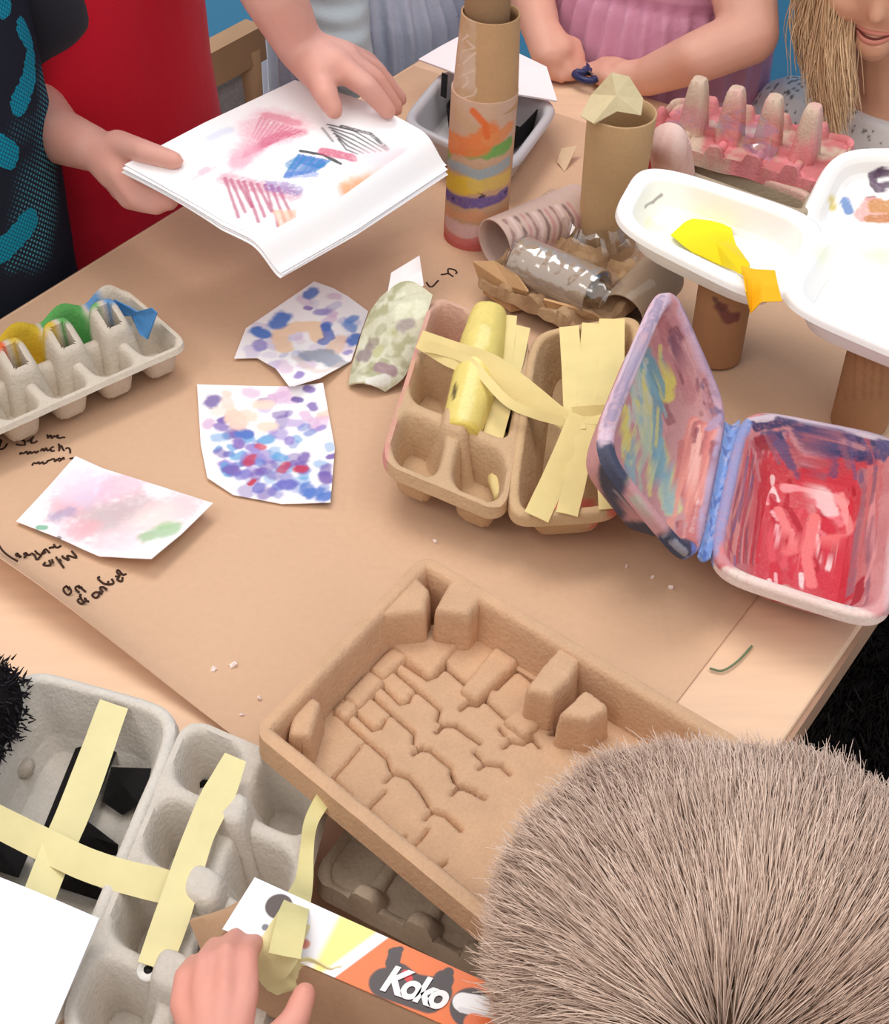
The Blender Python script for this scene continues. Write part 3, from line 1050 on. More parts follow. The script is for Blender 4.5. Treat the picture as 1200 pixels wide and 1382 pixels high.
tape([(826, 430, .052), (824, 530, .051), (820, 560, .051), (828, 686, .044)], .017, oc, seed=9, m=M_tape2)
tape([(784, 560, .051), (760, 620, .048), (724, 698, .041)], .015, oc, seed=10, m=M_tape2)
tape([(790, 570, .050), (778, 640, .046), (765, 694, .042)], .013, oc, seed=11, m=M_tape2)
tape([(772, 558, .051), (800, 556, .052), (840, 552, .052)], .008, oc, seed=12, m=M_tape2)
V, F = tube([W(676, 610, .02), W(672, 640, .016), W(676, 672, .022)], [.006, .007, .004], 14)
V = V + (fbm(V, 120, 2, 2) * .004)[:, None] * TZV
mesh('crumpled_tape', V, F, M_tape2, oc)

# ------------------------------------------------------------------ painted clamshell box
pb = thing('painted_clamshell', 'open takeaway box painted red inside with navy rims, its lid streaked pink, blue and yellow', 'takeaway box', W(1080, 720))
CBq = [W(1003, 553, .040), W(1224, 596, .040), W(1200, 846, .040), W(956, 768, .040)]
profb = [(-.001, -.005), (0, 0), (.0028, .0004), (.0045, -.002), (.020, -.028), (.024, -.033), (.030, -.034), (1, -.034)]
V, F = tray(CBq, profb, p=6, n=330, rings=130)
P = Paint(V, (214, 150, 150))
S_ = P.stroke
nz = fbm(V, 90, 3, 2)
P.mask(smooth(-.1, .2, nz), (196, 120, 124), .6)
g = np.random.default_rng(5)
RED, LR, DR, NV = (206, 52, 66), (226, 112, 118), (168, 36, 52), (52, 56, 100)
S_([(1035, 640), (1020, 720), (1030, 780), (1110, 810), (1160, 740), (1160, 640), (1100, 610)], .014, (206, 100, 106), .7, streak=.4)
for k in range(26):
    x, y = g.uniform(1035, 1150), g.uniform(630, 790)
    S_([(x, y), (x + g.uniform(-10, 22), y + g.uniform(15, 55))], g.uniform(.0025, .0055), [RED, LR, RED, (214, 70, 84), (228, 140, 146)][k % 5], .9, streak=.3)
for k in range(12):
    x = 985 + k * 3.2
    S_([(x + 22, 610), (x + 8, 690), (x, 760)], .0016, [(150, 96, 110), (226, 160, 160), (196, 60, 70)][k % 3], .8, streak=.4)
S_([(1050, 650), (1060, 780), (1130, 800), (1150, 650), (1090, 640)], .020, (196, 44, 60), .8, rag=.5, streak=.3)
for k in range(34):
    x, y = g.uniform(1035, 1155), g.uniform(640, 785)
    S_([(x, y), (x + g.uniform(-12, 22), y + g.uniform(12, 50))], g.uniform(.0010, .0026), [(236, 176, 180), (180, 30, 48), (206, 52, 66), (226, 120, 128), (172, 36, 50), (244, 214, 214), (216, 84, 94)][k % 7], .9, streak=.3)
S_([(1060, 660), (1100, 655), (1140, 680)], .004, (232, 160, 164), .8, streak=.4)
S_([(1085, 650), (1125, 655), (1175, 640)], .005, (206, 60, 74), .9, streak=.3)
S_([(1110, 665), (1118, 690)], .006, (240, 206, 206), .8)
S_([(1060, 745), (1090, 735), (1120, 728), (1160, 705)], .0034, (226, 108, 110), 1)
S_([(1100, 700), (1085, 750), (1095, 790)], .0034, (230, 120, 120), 1)
S_([(1050, 690), (1068, 735)], .003, (230, 124, 124), .95).stroke([(1135, 670), (1148, 720)], .003, (236, 150, 150), .9)
for k in range(7):
    S_([(1040 + k * 18, 590 + k * 3), (1070 + k * 18, 596 + k * 4)], .0035, NV, .85, streak=.4)
S_([(1020, 575), (1060, 562), (1110, 574), (1170, 592), (1200, 600)], .0045, NV, .95, streak=.3)
S_([(1030, 590), (1090, 588), (1150, 606), (1195, 615)], .004, (74, 72, 116), .85, streak=.6)
S_([(1020, 600), (1040, 596)], .005, (150, 40, 52), .9)
S_([(1165, 640), (1160, 720), (1150, 800)], .004, (150, 120, 132), .8, streak=.6)
S_([(1180, 640), (1172, 740), (1165, 800)], .006, (204, 130, 130), .8, streak=.5)
S_([(1165, 790), (1158, 812)], .005, DR, .9)
S_([(1100, 812), (1145, 822)], .003, (110, 110, 150), .9)
S_([(1000, 775), (1060, 800)], .005, (196, 176, 160), .8, streak=.4)
for k in range(30):
    x = g.uniform(1010, 1200)
    S_([(x, g.uniform(585, 600)), (x + g.uniform(10, 30), g.uniform(605, 650))], g.uniform(.0012, .0028), [(150, 100, 120), (110, 90, 130), (206, 150, 156), (180, 90, 100), (90, 84, 126)][k % 5], .7, streak=.4)
for k in range(26):
    y = g.uniform(600, 760)
    x = 1000 - (y - 570) * .18 + g.uniform(0, 34)
    S_([(x, y), (x - 8, y + g.uniform(25, 60))], g.uniform(.0010, .0022), [(216, 120, 120), (150, 90, 106), (226, 160, 150), (130, 110, 150), (196, 84, 92)][k % 5], .75, streak=.3)
for k in range(14):
    y = g.uniform(630, 780)
    S_([(1185 - (y - 600) * .06, y), (1180 - (y - 600) * .06, y + 40)], .0018, [(150, 104, 116), (226, 160, 160), (176, 120, 130)][k % 3], .8, streak=.3)
rimz = np.abs((V - CBq[0]) @ qnormal(CBq))
outer = (V - np.mean(CBq, 0))
S_([(1000, 558), (1050, 556), (1130, 570), (1200, 592)], .0016, (206, 190, 200), .9)
S_([(955, 770), (1000, 792), (1100, 822), (1160, 838), (1195, 838)], .003, (226, 198, 188), 1, streak=.2)
S_([(996, 560), (978, 640), (956, 760)], .003, (120, 150, 206), .9, streak=.4)
for a_, b_, c_, w_ in ((CBq[3], CBq[2], (232, 212, 202), .0045), (CBq[1], CBq[2], (214, 176, 176), .004), (CBq[0], CBq[1], (196, 178, 196), .0025), (CBq[0], CBq[3], (140, 150, 196), .004)):
    P.stroke([a_, b_], w_, c_, .85, rag=.6, streak=.5, on=False)
mesh('box_base', V, F, M_paint, pb, col=P.c, solid=.0018)
LQ = [W(902, 378, .118), W(980, 555, .044), W(938, 766, .044), W(806, 606, .112)]
V, F = tray(LQ, [(-.001, -.005), (0, 0), (.0028, .0004), (.0045, -.002), (.014, -.024), (.017, -.030), (.022, -.032), (1, -.032)], p=6, n=330, rings=120)
P = Paint(V, (196, 144, 146))
S_ = P.stroke
for k in range(16):
    x, y = g.uniform(880, 960), g.uniform(430, 560)
    S_([(x, y), (x + 12, y + 30)], .004, [(176, 112, 118), (206, 150, 152), (150, 96, 104), (190, 130, 136)][k % 4], .8, streak=.4)
for k in range(18):
    t = k / 17
    S_([(850 + 25 * t + g.uniform(-6, 6), 470 + 150 * t * .3), (860 + 30 * t, 560 + 40 * t), (900 + 8 * t, 660 + 30 * t)], .005, [(196, 200, 160), (150, 184, 188), (208, 200, 130), (166, 190, 184), (214, 206, 170)][k % 5], .8, streak=.4)
S_([(873, 490), (885, 540), (885, 590), (888, 640)], .006, (110, 156, 172), .9, streak=.3)
S_([(868, 480), (876, 520)], .006, (120, 160, 176), .9, streak=.3)
S_([(895, 510), (900, 535)], .005, (222, 212, 110), .9)
S_([(842, 560), (845, 620)], .005, (222, 212, 110), .9, streak=.3)
S_([(890, 600), (905, 690)], .004, (136, 170, 186), .8, streak=.5)
for k in range(10):
    S_([(935 + k * 4, 570 + k * 2), (915 + k * 4, 650), (912 + k * 3.2, 735)], .0035, [(214, 130, 122), (226, 154, 144), (170, 100, 104), (206, 120, 118)][k % 4], .9, streak=.35)
S_([(965, 600), (955, 660)], .003, (150, 80, 88), .9).stroke([(942, 680), (935, 720)], .0016, (240, 220, 220), .9)
for k in range(40):
    x, y = g.uniform(0, 1), g.uniform(0, 1)
    px_, py_ = 895 + 70 * x + 10 * y, 400 + 90 * x + 80 * y
    S_([(px_, py_), (px_ + g.uniform(4, 16), py_ + g.uniform(14, 40))], g.uniform(.0009, .0024), [(160, 104, 112), (214, 164, 166), (136, 84, 96), (190, 140, 150), (120, 100, 130)][k % 5], .75, streak=.3)
for k in range(26):
    y = g.uniform(560, 720)
    x = 985 - (y - 560) * .2 - g.uniform(5, 60)
    S_([(x, y), (x - 6, y + g.uniform(20, 50))], g.uniform(.0010, .0024), [(226, 150, 136), (190, 110, 108), (150, 84, 92), (236, 180, 170), (210, 130, 124)][k % 5], .8, streak=.3)
for k in range(30):
    y = g.uniform(450, 640)
    x = 862 - (y - 560) * .10 + g.uniform(-16, 26)
    S_([(x, y), (x + g.uniform(-4, 8), y + g.uniform(25, 60))], g.uniform(.0012, .0028), [(140, 178, 184), (206, 206, 150), (170, 190, 170), (120, 160, 180), (196, 200, 190), (216, 208, 120)][k % 6], .7, streak=.4)
S_([(900, 384), (940, 430), (975, 500), (990, 552)], .003, (196, 160, 176), .9, streak=.4)
S_([(955, 470), (980, 530)], .003, (110, 100, 140), .7, streak=.5)
S_([(900, 382), (860, 450), (835, 520), (815, 600)], .0035, (206, 168, 186), .95, streak=.3)
S_([(905, 395), (925, 430)], .004, (206, 140, 140), .8)
S_([(826, 640), (850, 690), (900, 740), (920, 752)], .010, (64, 66, 84), 1, rag=.3)
S_([(812, 612), (826, 650), (842, 690)], .007, (70, 72, 92), 1, rag=.3)
for k in range(14):
    x = 828 + k * 7
    S_([(x, 662 + k * 6.2), (x + 12, 672 + k * 6.2)], .0012, (150, 146, 156), .7)
S_([(930, 760), (945, 764)], .004, (112, 124, 190), .9)
S_([(958, 580), (990, 560)], .003, (176, 150, 180), .8)
for a_, b_, c_, w_ in ((LQ[0], LQ[1], (196, 164, 182), .005), (LQ[1], LQ[2], (176, 160, 190), .004), (LQ[0], LQ[3], (214, 190, 204), .005)):
    P.stroke([a_, b_], w_, c_, .85, rag=.7, streak=.6, on=False)
    P.stroke([a_, b_], w_ * .5, (112, 104, 140), .6, rag=1.6, streak=.9, on=False)
mesh('box_lid', V, F, M_paint, pb, col=P.c, solid=.0018)
hs_ = lambda p_, q_, k: p_ * (1 - k) + q_ * k
hv = coons(np.array([hs_(LQ[1], LQ[2], .08), hs_(CBq[0], CBq[3], .08)]), np.array([hs_(LQ[1], LQ[2], .94), hs_(CBq[0], CBq[3], .94)]), np.array([hs_(LQ[1], LQ[2], .08), hs_(LQ[1], LQ[2], .94)]), np.array([hs_(CBq[0], CBq[3], .08), hs_(CBq[0], CBq[3], .94)]), 8, 80)
hv[:, 2] -= .004 * np.tile(np.sin(np.linspace(0, np.pi, 8)), 80)
P = Paint(hv, (132, 160, 212))
P.mask(smooth(-.05, .2, fbm(hv, 200, 3, 1)), (176, 176, 206), .9).mask(smooth(.1, .2, fbm(hv, 260, 2, 7)), (90, 110, 170), .8)
hh = mesh('hinge', hv, gfaces(8, 80), M_paint, pb, col=P.c, solid=.0015)
hh['label'] = 'blue painted hinge fold'

# ------------------------------------------------------------------ white clamshell standing on tube legs
WH = (250, 248, 246)
HW = .098
wt = thing('foam_clamshell', 'white foam takeaway box open on cardboard tube legs, bright yellow paper in it', 'takeaway box', W(1060, 520))
WL = [W(872, 222, HW), W(1118, 302, HW), W(1050, 410, HW), W(828, 300, HW)]
profw = [(-.003, -.004), (-.002, 0), (.003, .0006), (.006, -.001), (.010, -.018), (.013, -.024), (.019, -.026), (1, -.026)]
V, F = tray(WL, profw, p=4.2, n=260, rings=90)
P = Paint(V, WH)
P.stroke([(950, 260), (1050, 295)], .012, (250, 226, 222), .5, soft=.7)
P.stroke([(880, 305), (890, 310)], .008, (240, 246, 190), .6, soft=.8)
P.stroke([(868, 280), (880, 272), (892, 264)], .0013, (168, 162, 162), .95, rag=.1)
mesh('left_half', V, F, M_foam, wt, col=P.c, solid=.002)
WR = [W(1116, 304, HW), W(1330, 350, HW), W(1300, 510, HW), W(1050, 404, HW)]
V, F = tray(WR, profw, p=4.2, n=260, rings=90)
P = Paint(V, WH)
P.stroke([(1080, 340), (1190, 350)], .006, (240, 248, 200), .5, soft=.8)
mesh('right_half', V, F, M_foam, wt, col=P.c, solid=.002)
for (bx, by, ty, w0, t) in ((964, 482, 400, .0185, 'scribbled'), (1158, 572, 450, .0185, 'plain'), (1290, 520, 430, .0185, 'far')):
    b_ = W(bx, by) + np.array([0, 0, .003])
    V, F = pipe(b_, b_ + [0, 0, HW - .029], w0, w0, n=80, rings=60)
    P = Paint(V, (166, 122, 88))
    if t == 'scribbled':
        P.stroke([(972, 415), (985, 432), (994, 430)], .004, (110, 60, 64), .8, rag=.9).stroke([(965, 405), (975, 420)], .002, (96, 66, 60), .8)
        P.stroke([(940, 400), (985, 405)], .001, (130, 96, 70), .7)
    if t == 'plain':
        for k in range(6):
            P.stroke([(1130 + k * 12, 465 + 6 * k), (1128 + k * 12, 540)], .001, (140, 100, 70), .5)
    mesh('leg', V, F, M_card, wt, col=P.c)
M_yel = mat('yellow_crepe', None, rough=.6, spec=.2, bump=[(200, .2)])
yh = HW - .0235
yq = poly([(905, 322, yh), (925, 303, yh), (955, 293, yh), (976, 294, yh), (986, 312, yh + .002), (992, 335, yh + .003), (1012, 362, HW + .004), (1004, 377, HW + .004), (975, 362, yh + .01), (935, 345, yh + .006)])
c_ = yq.mean(0)
rr = [yq * s_ + c_ * (1 - s_) for s_ in (1, .75, .5, .25)]
V = np.concatenate([np.concatenate([resample(np.concatenate([r_, r_[:1]]), 61)[:-1] for r_ in rr]), [c_]])
F = gfaces(60, 4, True).tolist() + [[180 + i, 180 + (i + 1) % 60, 240] for i in range(60)]
V[:, 2] += fbm(V, 50, 2, 4) * .002 + .002
px = proj(V)[0]
P = Paint(V, (234, 206, 18))
P.mask(1 - smooth(-20, 40, (px[:, 0] - 940) * .3 + (px[:, 1] - 318)), (222, 226, 14), .95)
mesh('yellow_paper', V, F, M_yel, wt, col=P.c, solid=.0008)
V = coons(poly([(1000, 360, HW + .009), (1020, 364, HW + .010), (1046, 366, HW + .010)]), poly([(1006, 394, HW + .007), (1013, 424, HW - .008), (1028, 408, HW + .001), (1056, 407, HW + .003)]),
          poly([(1000, 360, HW + .009), (1004, 378, HW + .009), (1006, 394, HW + .007)]), poly([(1046, 366, HW + .010), (1050, 385, HW + .009), (1056, 407, HW + .003)]), 24, 20)
mesh('yellow_flap', V, gfaces(24, 20), M_yel, wt, col=np.tile(lin((238, 178, 26)), (len(V), 1)), solid=.0008)

# painted foam palette leaning behind it
pl = [W(1128, 205, .062), W(1290, 205, .062), W(1270, 345, .020), W(1072, 322, .020)]
V, F = tray(pl, [(-.002, -.004), (-.001, 0), (.004, .001), (.008, -.001), (.014, -.008), (.02, -.010), (1, -.010)], p=4.5, n=240, rings=80)
P = Paint(V, WH)
a_ = np.linspace(.3, 5.6, 12)
P.stroke([(1188 + 12 * math.cos(t), 243 + 11 * math.sin(t)) for t in a_], .0034, (92, 66, 92), .95, streak=.2)
P.stroke([(1182, 238), (1192, 232)], .003, (80, 56, 82), .9)
P.stroke([(1119, 272), (1123, 276)], .0036, (226, 206, 110), .9, soft=.5).stroke([(1138, 272), (1144, 284)], .004, (112, 146, 200), .95)
P.stroke([(1170, 270), (1178, 268)], .002, (110, 70, 90), .9)
P.stroke([(1165, 290), (1175, 278), (1190, 292)], .007, (236, 172, 166), .9, streak=.3)
P.stroke([(1180, 280), (1215, 278)], .006, (206, 146, 84), .95, streak=.4).stroke([(1172, 295), (1215, 296)], .0035, (196, 128, 70), .9, streak=.4)
P.stroke([(1150, 255), (1155, 262)], .006, (244, 232, 238), .7, soft=.6)
o = mesh('foam_palette', V, F, M_foam, col=P.c, solid=.002)
tag(o, 'white foam tray with purple, blue and orange paint blobs, beside the pink egg carton', 'paint palette')

# ------------------------------------------------------------------ pink carton behind
pk = thing('pink_egg_carton', 'egg carton with tall pillars painted pink, in front of the blonde girl', 'egg carton', W(1000, 215))
PQ = rect_from((862, 188), (1118, 252), .042, .082)
V, F, u, v, z = cups(PQ, 5, 2, .034, .040, res=30, hole=False, lip=.010, rag=.0030, floor=.4, edgepost=.012)
P = Paint(V, (206, 182, 162))
n1 = fbm(V, 55, 3, 2)
P.mask(smooth(-.14, .1, n1) * (1 - smooth(.012, .034, z)), (200, 104, 112), .85)
P.mask(smooth(.05, .2, fbm(V, 70, 3, 9)) * (1 - smooth(.02, .04, z)), (226, 140, 146), .9)
P.mask(smooth(.0, .02, z) * smooth(-.1, .1, fbm(V, 30, 2, 3)), (216, 164, 160), .7)
mesh('cup_tray', V, F, M_pulp, pk, col=P.c, solid=.0014)
lid_q = [W(915, 200, .034), W(1098, 262, .034), W(1086, 292, .034), W(900, 225, .034)]
V, F = tray(lid_q, [(-.001, -.004), (0, 0), (.003, 0), (.006, -.02), (.010, -.030), (1, -.031)], p=7, n=160, rings=40)
P = Paint(V, (176, 160, 138))
P.stroke([(915, 205), (1000, 235), (1085, 268)], .003, (222, 178, 168), .8)
mesh('lid', V, F, M_pulp, pk, col=P.c, solid=.0016)
# film over the pink carton
V = coons(poly([(895, 170, .075), (960, 175, .085), (1040, 215, .075)]), poly([(930, 128, .075), (1000, 140, .08), (1080, 175, .07)]), poly([(895, 170, .075), (930, 128, .075)]), poly([(1040, 215, .075), (1080, 175, .07)]), 40, 24)
V[:, 2] += fbm(V, 40, 3, 6) * .016
o = mesh('film', V, gfaces(40, 24), M_film, pk)
# pinkish roll standing in front of it
b_ = W(915, 268, .0)
V, F = tube([b_, W(905, 192, .070) - [0, 0, .004], W(905, 188, .072)], [.0165, .0158, .012], 60, m_=70)
P = Paint(V, (226, 194, 184))
P.mask(smooth(-.1, .15, fbm(V * [1, 1, .2], 160, 2, 3)), (214, 166, 160), .6)
tag(mesh('pale_pink_roll', V, F, M_card, col=P.c), 'short paper roll brushed pale pink, standing in front of the pink egg carton', 'cardboard tube')
V = coons(poly([(866, 225, .012), (885, 245, .004), (900, 238, .006)]), poly([(868, 172, .04), (880, 166, .044), (896, 172, .04)]), poly([(866, 225, .012), (868, 172, .04)]), poly([(900, 238, .006), (896, 172, .04)]), 30, 40)
V[:, 2] += fbm(V, 70, 2, 4) * .01
P = Paint(V, (196, 176, 156))
P.mask(smooth(-.1, .05, fbm(V, 60, 2, 8)), (186, 58, 70), .9)
tag(mesh('painted_scrap', V, gfaces(30, 40), M_pulp, col=P.c, solid=.0015), 'crumpled piece of carton smeared red, between the plain tube and the pale pink roll', 'carton scrap')
# ------------------------------------------------------------------ heap of packaging and clear film round the plain tube
hp_q = rect_from((640, 372), (800, 452), .022, .085)
V, F, u, v, z = cups(hp_q, 4, 2, .020, .006, res=24, lip=.006, rag=.008, hole=False, edgepost=.008)
V = V + (fbm(V, 45, 3, 11) * .012)[:, None] * TZV
V[:, 2] = np.maximum(V[:, 2], TZ + .002)
P = Paint(V, (178, 146, 112))
P.mask(smooth(-.1, .2, fbm(V, 50, 2, 3)), (150, 116, 86), .6)
hp = thing('torn_egg_carton', 'torn brown egg carton lying behind the taped carton, wrapped rolls resting in it', 'egg carton', W(720, 410))
mesh('cup_tray', V, F, M_pulp, hp, col=P.c, solid=.002)
# broken wall pieces at its near edge
for k, pts in enumerate(([(640, 352, .030), (668, 352, .034), (700, 372, .032), (714, 392, .026), (712, 415, .006), (690, 420, .004), (655, 395, .006)], [(735, 402, .026), (765, 410, .028), (800, 420, .026), (818, 432, .018), (800, 440, .006), (745, 432, .006)])):
    pv = poly(pts)
    c_ = pv.mean(0) + [.004, -.006, .004]
    n_ = len(pv)
    mesh('broken_wall', np.concatenate([pv, [c_]]), [[i, (i + 1) % n_, n_] for i in range(n_)], M_card, hp, col=np.tile(lin((200, 160, 118)), (n_ + 1, 1)), flat=True, solid=.002)

r0_, r1_ = W(703, 352, .030), W(806, 398, .030)
V, F = pipe(r0_, r1_, .0185, .0185, n=90, rings=90)
P = Paint(V, (174, 154, 136))
gr = thing('wrapped_roll', 'grey cardboard roll wrapped in clear film, lying slanted in the torn carton', 'cardboard tube', (r0_ + r1_) / 2 - [0, 0, .018])
mesh('roll', V, F, M_card, gr, col=P.c)
V, F = tube([r0_ - (r1_ - r0_) * .05, r0_, (r0_ + r1_) / 2, r1_, r1_ + (r1_ - r0_) * .22], [.012, .0200, .0198, .0200, .014], 48, m_=60)
V = V + (fbm(V, 130, 3, 6) * .004)[:, None] * TZV
mesh('film_wrap', V, F[:-2], M_film, gr)

r0_, r1_ = W(700, 318, .026), W(770, 290, .026)
V, F = pipe(W(668, 330, .024), W(782, 282, .024), .0200, .0200, n=90, rings=110)
P = Paint(V, (206, 178, 166))
for k in range(12):
    x = 680 + k * 8
    P.stroke([(x, 296 - k * 2), (x + 14, 318 - k * 2), (x + 10, 340 - k * 2)], .0016, [(150, 110, 110), (226, 200, 196), (120, 90, 88), (196, 140, 140)][k % 4], .8, streak=.4)
tag(mesh('streaked_roll', V, F, M_card, col=P.c), 'cardboard roll streaked with dull pink paint, lying behind the wrapped grey roll', 'cardboard tube')
V, F = pipe(W(838, 428, .022), W(892, 372, .022), .0185, .0185, n=80, rings=70)
P = Paint(V, (170, 148, 126))
P.stroke([(850, 400), (880, 380)], .003, (196, 180, 164), .7)
tag(mesh('bare_roll', V, F, M_card, col=P.c), 'bare grey cardboard roll lying under the corner of the foam box', 'cardboard tube')

# crumpled clear film gathered round the foot of the plain tube
a = np.linspace(0, 2 * np.pi, 90, endpoint=False)
V = []
for i, (r_, hh_) in enumerate(((.026, .002), (.030, .010), (.033, .022), (.037, .034), (.041, .040), (.044, .033), (.048, .026))):
    V.append(b1 + np.stack([np.cos(a) * r_, np.sin(a) * r_, np.full(90, hh_)], -1))
V = np.concatenate(V)
d_ = np.stack([fbm(V, 60, 3, k) for k in (1, 2, 3)], -1)
V = V + d_ * [.022, .022, .03]
V[:, 2] = np.maximum(V[:, 2], TZ + .003)
tag(mesh('clear_film', V, gfaces(90, 7, True), M_film, flat=True), 'crumpled clear plastic film gathered around the foot of the plain tube', 'plastic film')
V = coons(poly([(850, 330, .012), (870, 370, .012), (880, 400, .008)]), poly([(862, 232, .075), (850, 270, .06), (905, 330, .045)]), poly([(850, 330, .012), (845, 280, .05), (862, 232, .075)]), poly([(880, 400, .008), (905, 330, .045)]), 24, 30)
V = V + np.stack([fbm(V, 60, 3, k) for k in (4, 5, 6)], -1) * .02
tag(mesh('clear_film', V, gfaces(24, 30), M_film, flat=True), 'torn sheet of clear film standing up beside the plain tube, against the foam box', 'plastic film')
V = coons(poly([(752, 218, .004), (762, 232, .002)]), poly([(758, 200, .012), (780, 196, .012)]), poly([(752, 218, .004), (758, 200, .012)]), poly([(762, 232, .002), (780, 196, .012)]), 10, 10)
tag(mesh('carton_scrap', V, gfaces(10, 10), M_card, col=np.tile(lin((216, 186, 154)), (100, 1)), solid=.002), 'torn corner of carton poking out left of the plain tube', 'carton scrap')

# ------------------------------------------------------------------ large tan pulp tray
BQ = [W(572, 752, .054), W(1010, 1010, .058), W(690, 1275, .074), W(345, 990, .062)]
# s runs along the far right edge, t along the far left edge
su, sv = np.linalg.norm(BQ[1] - BQ[0]), np.linalg.norm(BQ[3] - BQ[0])
NU, NV = 400, 310
s, t = np.meshgrid(np.linspace(0, 1, NU), np.linspace(0, 1, NV))
U_, V_ = s * su, t * sv
nn = qnormal(BQ)
FD = .026
Ai = np.stack([(BQ[1] - BQ[0]) / su, (BQ[3] - BQ[0]) / sv, nn], -1)


def onfloor(x, y, dep=FD):
    """tray coordinates of the spot of its floor seen there"""
    r = ray(x, y)
    o_ = BQ[0] - nn * dep
    k = ((o_ - CAM) @ nn) / (r @ nn)
    return np.linalg.solve(Ai, CAM + r * k - BQ[0])[:2]


e = np.minimum(np.minimum(U_, su - U_), np.minimum(V_, sv - V_))
z = -FD * smooth(.0045, .0095, e)


def seg(pts, dep=FD):
    d = np.full(U_.shape, 9.0)
    q_ = [onfloor(x, y, dep) for x, y in pts]
    for a_, b_ in zip(q_[:-1], q_[1:]):
        ex, ey = b_ - a_
        L2 = ex * ex + ey * ey + 1e-12
        tt_ = np.clip(((U_ - a_[0]) * ex + (V_ - a_[1]) * ey) / L2, 0, 1)
        d = np.minimum(d, np.hypot(U_ - a_[0] - tt_ * ex, V_ - a_[1] - tt_ * ey))
    return d


def inside(pts, dep):
    q_ = np.array([onfloor(x, y, dep) for x, y in pts])
    m = np.zeros(U_.shape, bool)
    for i in range(len(q_)):
        a_, b_ = q_[i], q_[i - 1]
        c_ = (a_[1] > V_) != (b_[1] > V_)
        m ^= c_ & (U_ < (b_[0] - a_[0]) * (V_ - a_[1]) / (b_[1] - a_[1] + 1e-15) + a_[0])
    return m


def soft(m, k=1):
    m = m.astype(float)
    for _ in range(k):
        p_ = np.pad(m, 1, mode='edge')
        m = (p_[1:-1, 1:-1] * 2 + p_[:-2, 1:-1] + p_[2:, 1:-1] + p_[1:-1, :-2] + p_[1:-1, 2:]) / 6
    return m


# fields of the floor that lie a step lower than the ribs between them
C5 = lambda X, Y: (340 + X / 3.529, 740 + Y / 3.529)
C6 = lambda X, Y: (560 + X / 3.75, 800 + Y / 3.75)
C7 = lambda X, Y: (420 + X / 4, 960 + Y / 4)
grooves = [[C5(530, 445), C5(640, 525)], [C5(450, 530), C5(565, 610)], [C5(400, 570), C5(520, 655)], [C5(360, 670), C5(440, 735)], [C5(355, 735), C5(410, 780)],
           [C5(700, 590), C5(940, 775), C5(935, 830)], [C5(590, 705), C5(830, 890), C5(835, 940)], [C5(630, 650), C5(740, 745), C5(780, 735), C5(790, 705)], [C5(510, 780), C5(620, 870), C5(660, 860), C5(675, 825)],
           [C5(735, 550), C5(860, 630), C5(905, 610), C5(940, 560)], [C5(640, 440), C5(735, 550)], [C5(940, 570), C5(1040, 650)], [C5(1040, 770), C5(1070, 745), C5(1120, 750), C5(1150, 710)], [C5(940, 890), C5(975, 855), C5(1030, 860)], [C5(1030, 855), C5(1160, 945)],
           [C6(170, 375), C6(285, 465)], [C6(385, 540), C6(510, 645)], [C6(280, 600), C6(310, 570), C6(360, 580), C6(390, 540)], [C6(440, 490), C6(530, 385)], [C6(530, 385), C6(640, 470)], [C6(175, 720), C6(205, 685), C6(270, 690), C6(400, 775)], [C6(390, 830), C6(425, 860)],
           [C6(530, 800), C6(560, 765), C6(620, 780), C6(660, 745), C6(705, 795)], [C6(430, 915), C6(455, 890), C6(540, 900), C6(590, 945)], [C6(75, 835), C6(105, 810), C6(160, 815), C6(285, 910)], [C6(290, 940), C6(325, 985)], [C6(330, 1040), C6(365, 1010), C6(440, 1040)], [C6(490, 700), C6(520, 730)],
           [C7(220, 60), C7(490, 270), C7(520, 330)], [C7(320, 205), C7(260, 290), C7(195, 370)], [C7(190, 375), C7(320, 490)], [C7(105, 340), C7(120, 375)], [C7(510, 405), C7(550, 355), C7(640, 385), C7(720, 460), C7(790, 550)], [C7(520, 470), C7(460, 540), C7(400, 625)], [C7(430, 580), C7(470, 590), C7(560, 680)],
           [C7(790, 630), C7(820, 585), C7(900, 610), C7(1010, 700)], [C7(820, 700), C7(790, 760), C7(730, 830)], [C7(700, 740), C7(675, 800), C7(720, 850), C7(790, 860)], [C7(905, 485), C7(935, 440), C7(1010, 470), C7(1090, 510)], [C7(870, 350), C7(895, 405)], [C7(640, 240), C7(680, 215)], [C7(815, 870), C7(930, 930), C7(975, 900)]]
for k, gline in enumerate(grooves):
    d = seg(gline)
    z = np.where(e > .012, z - .0062 * (1 - smooth(.0013, .0031, d)), z)
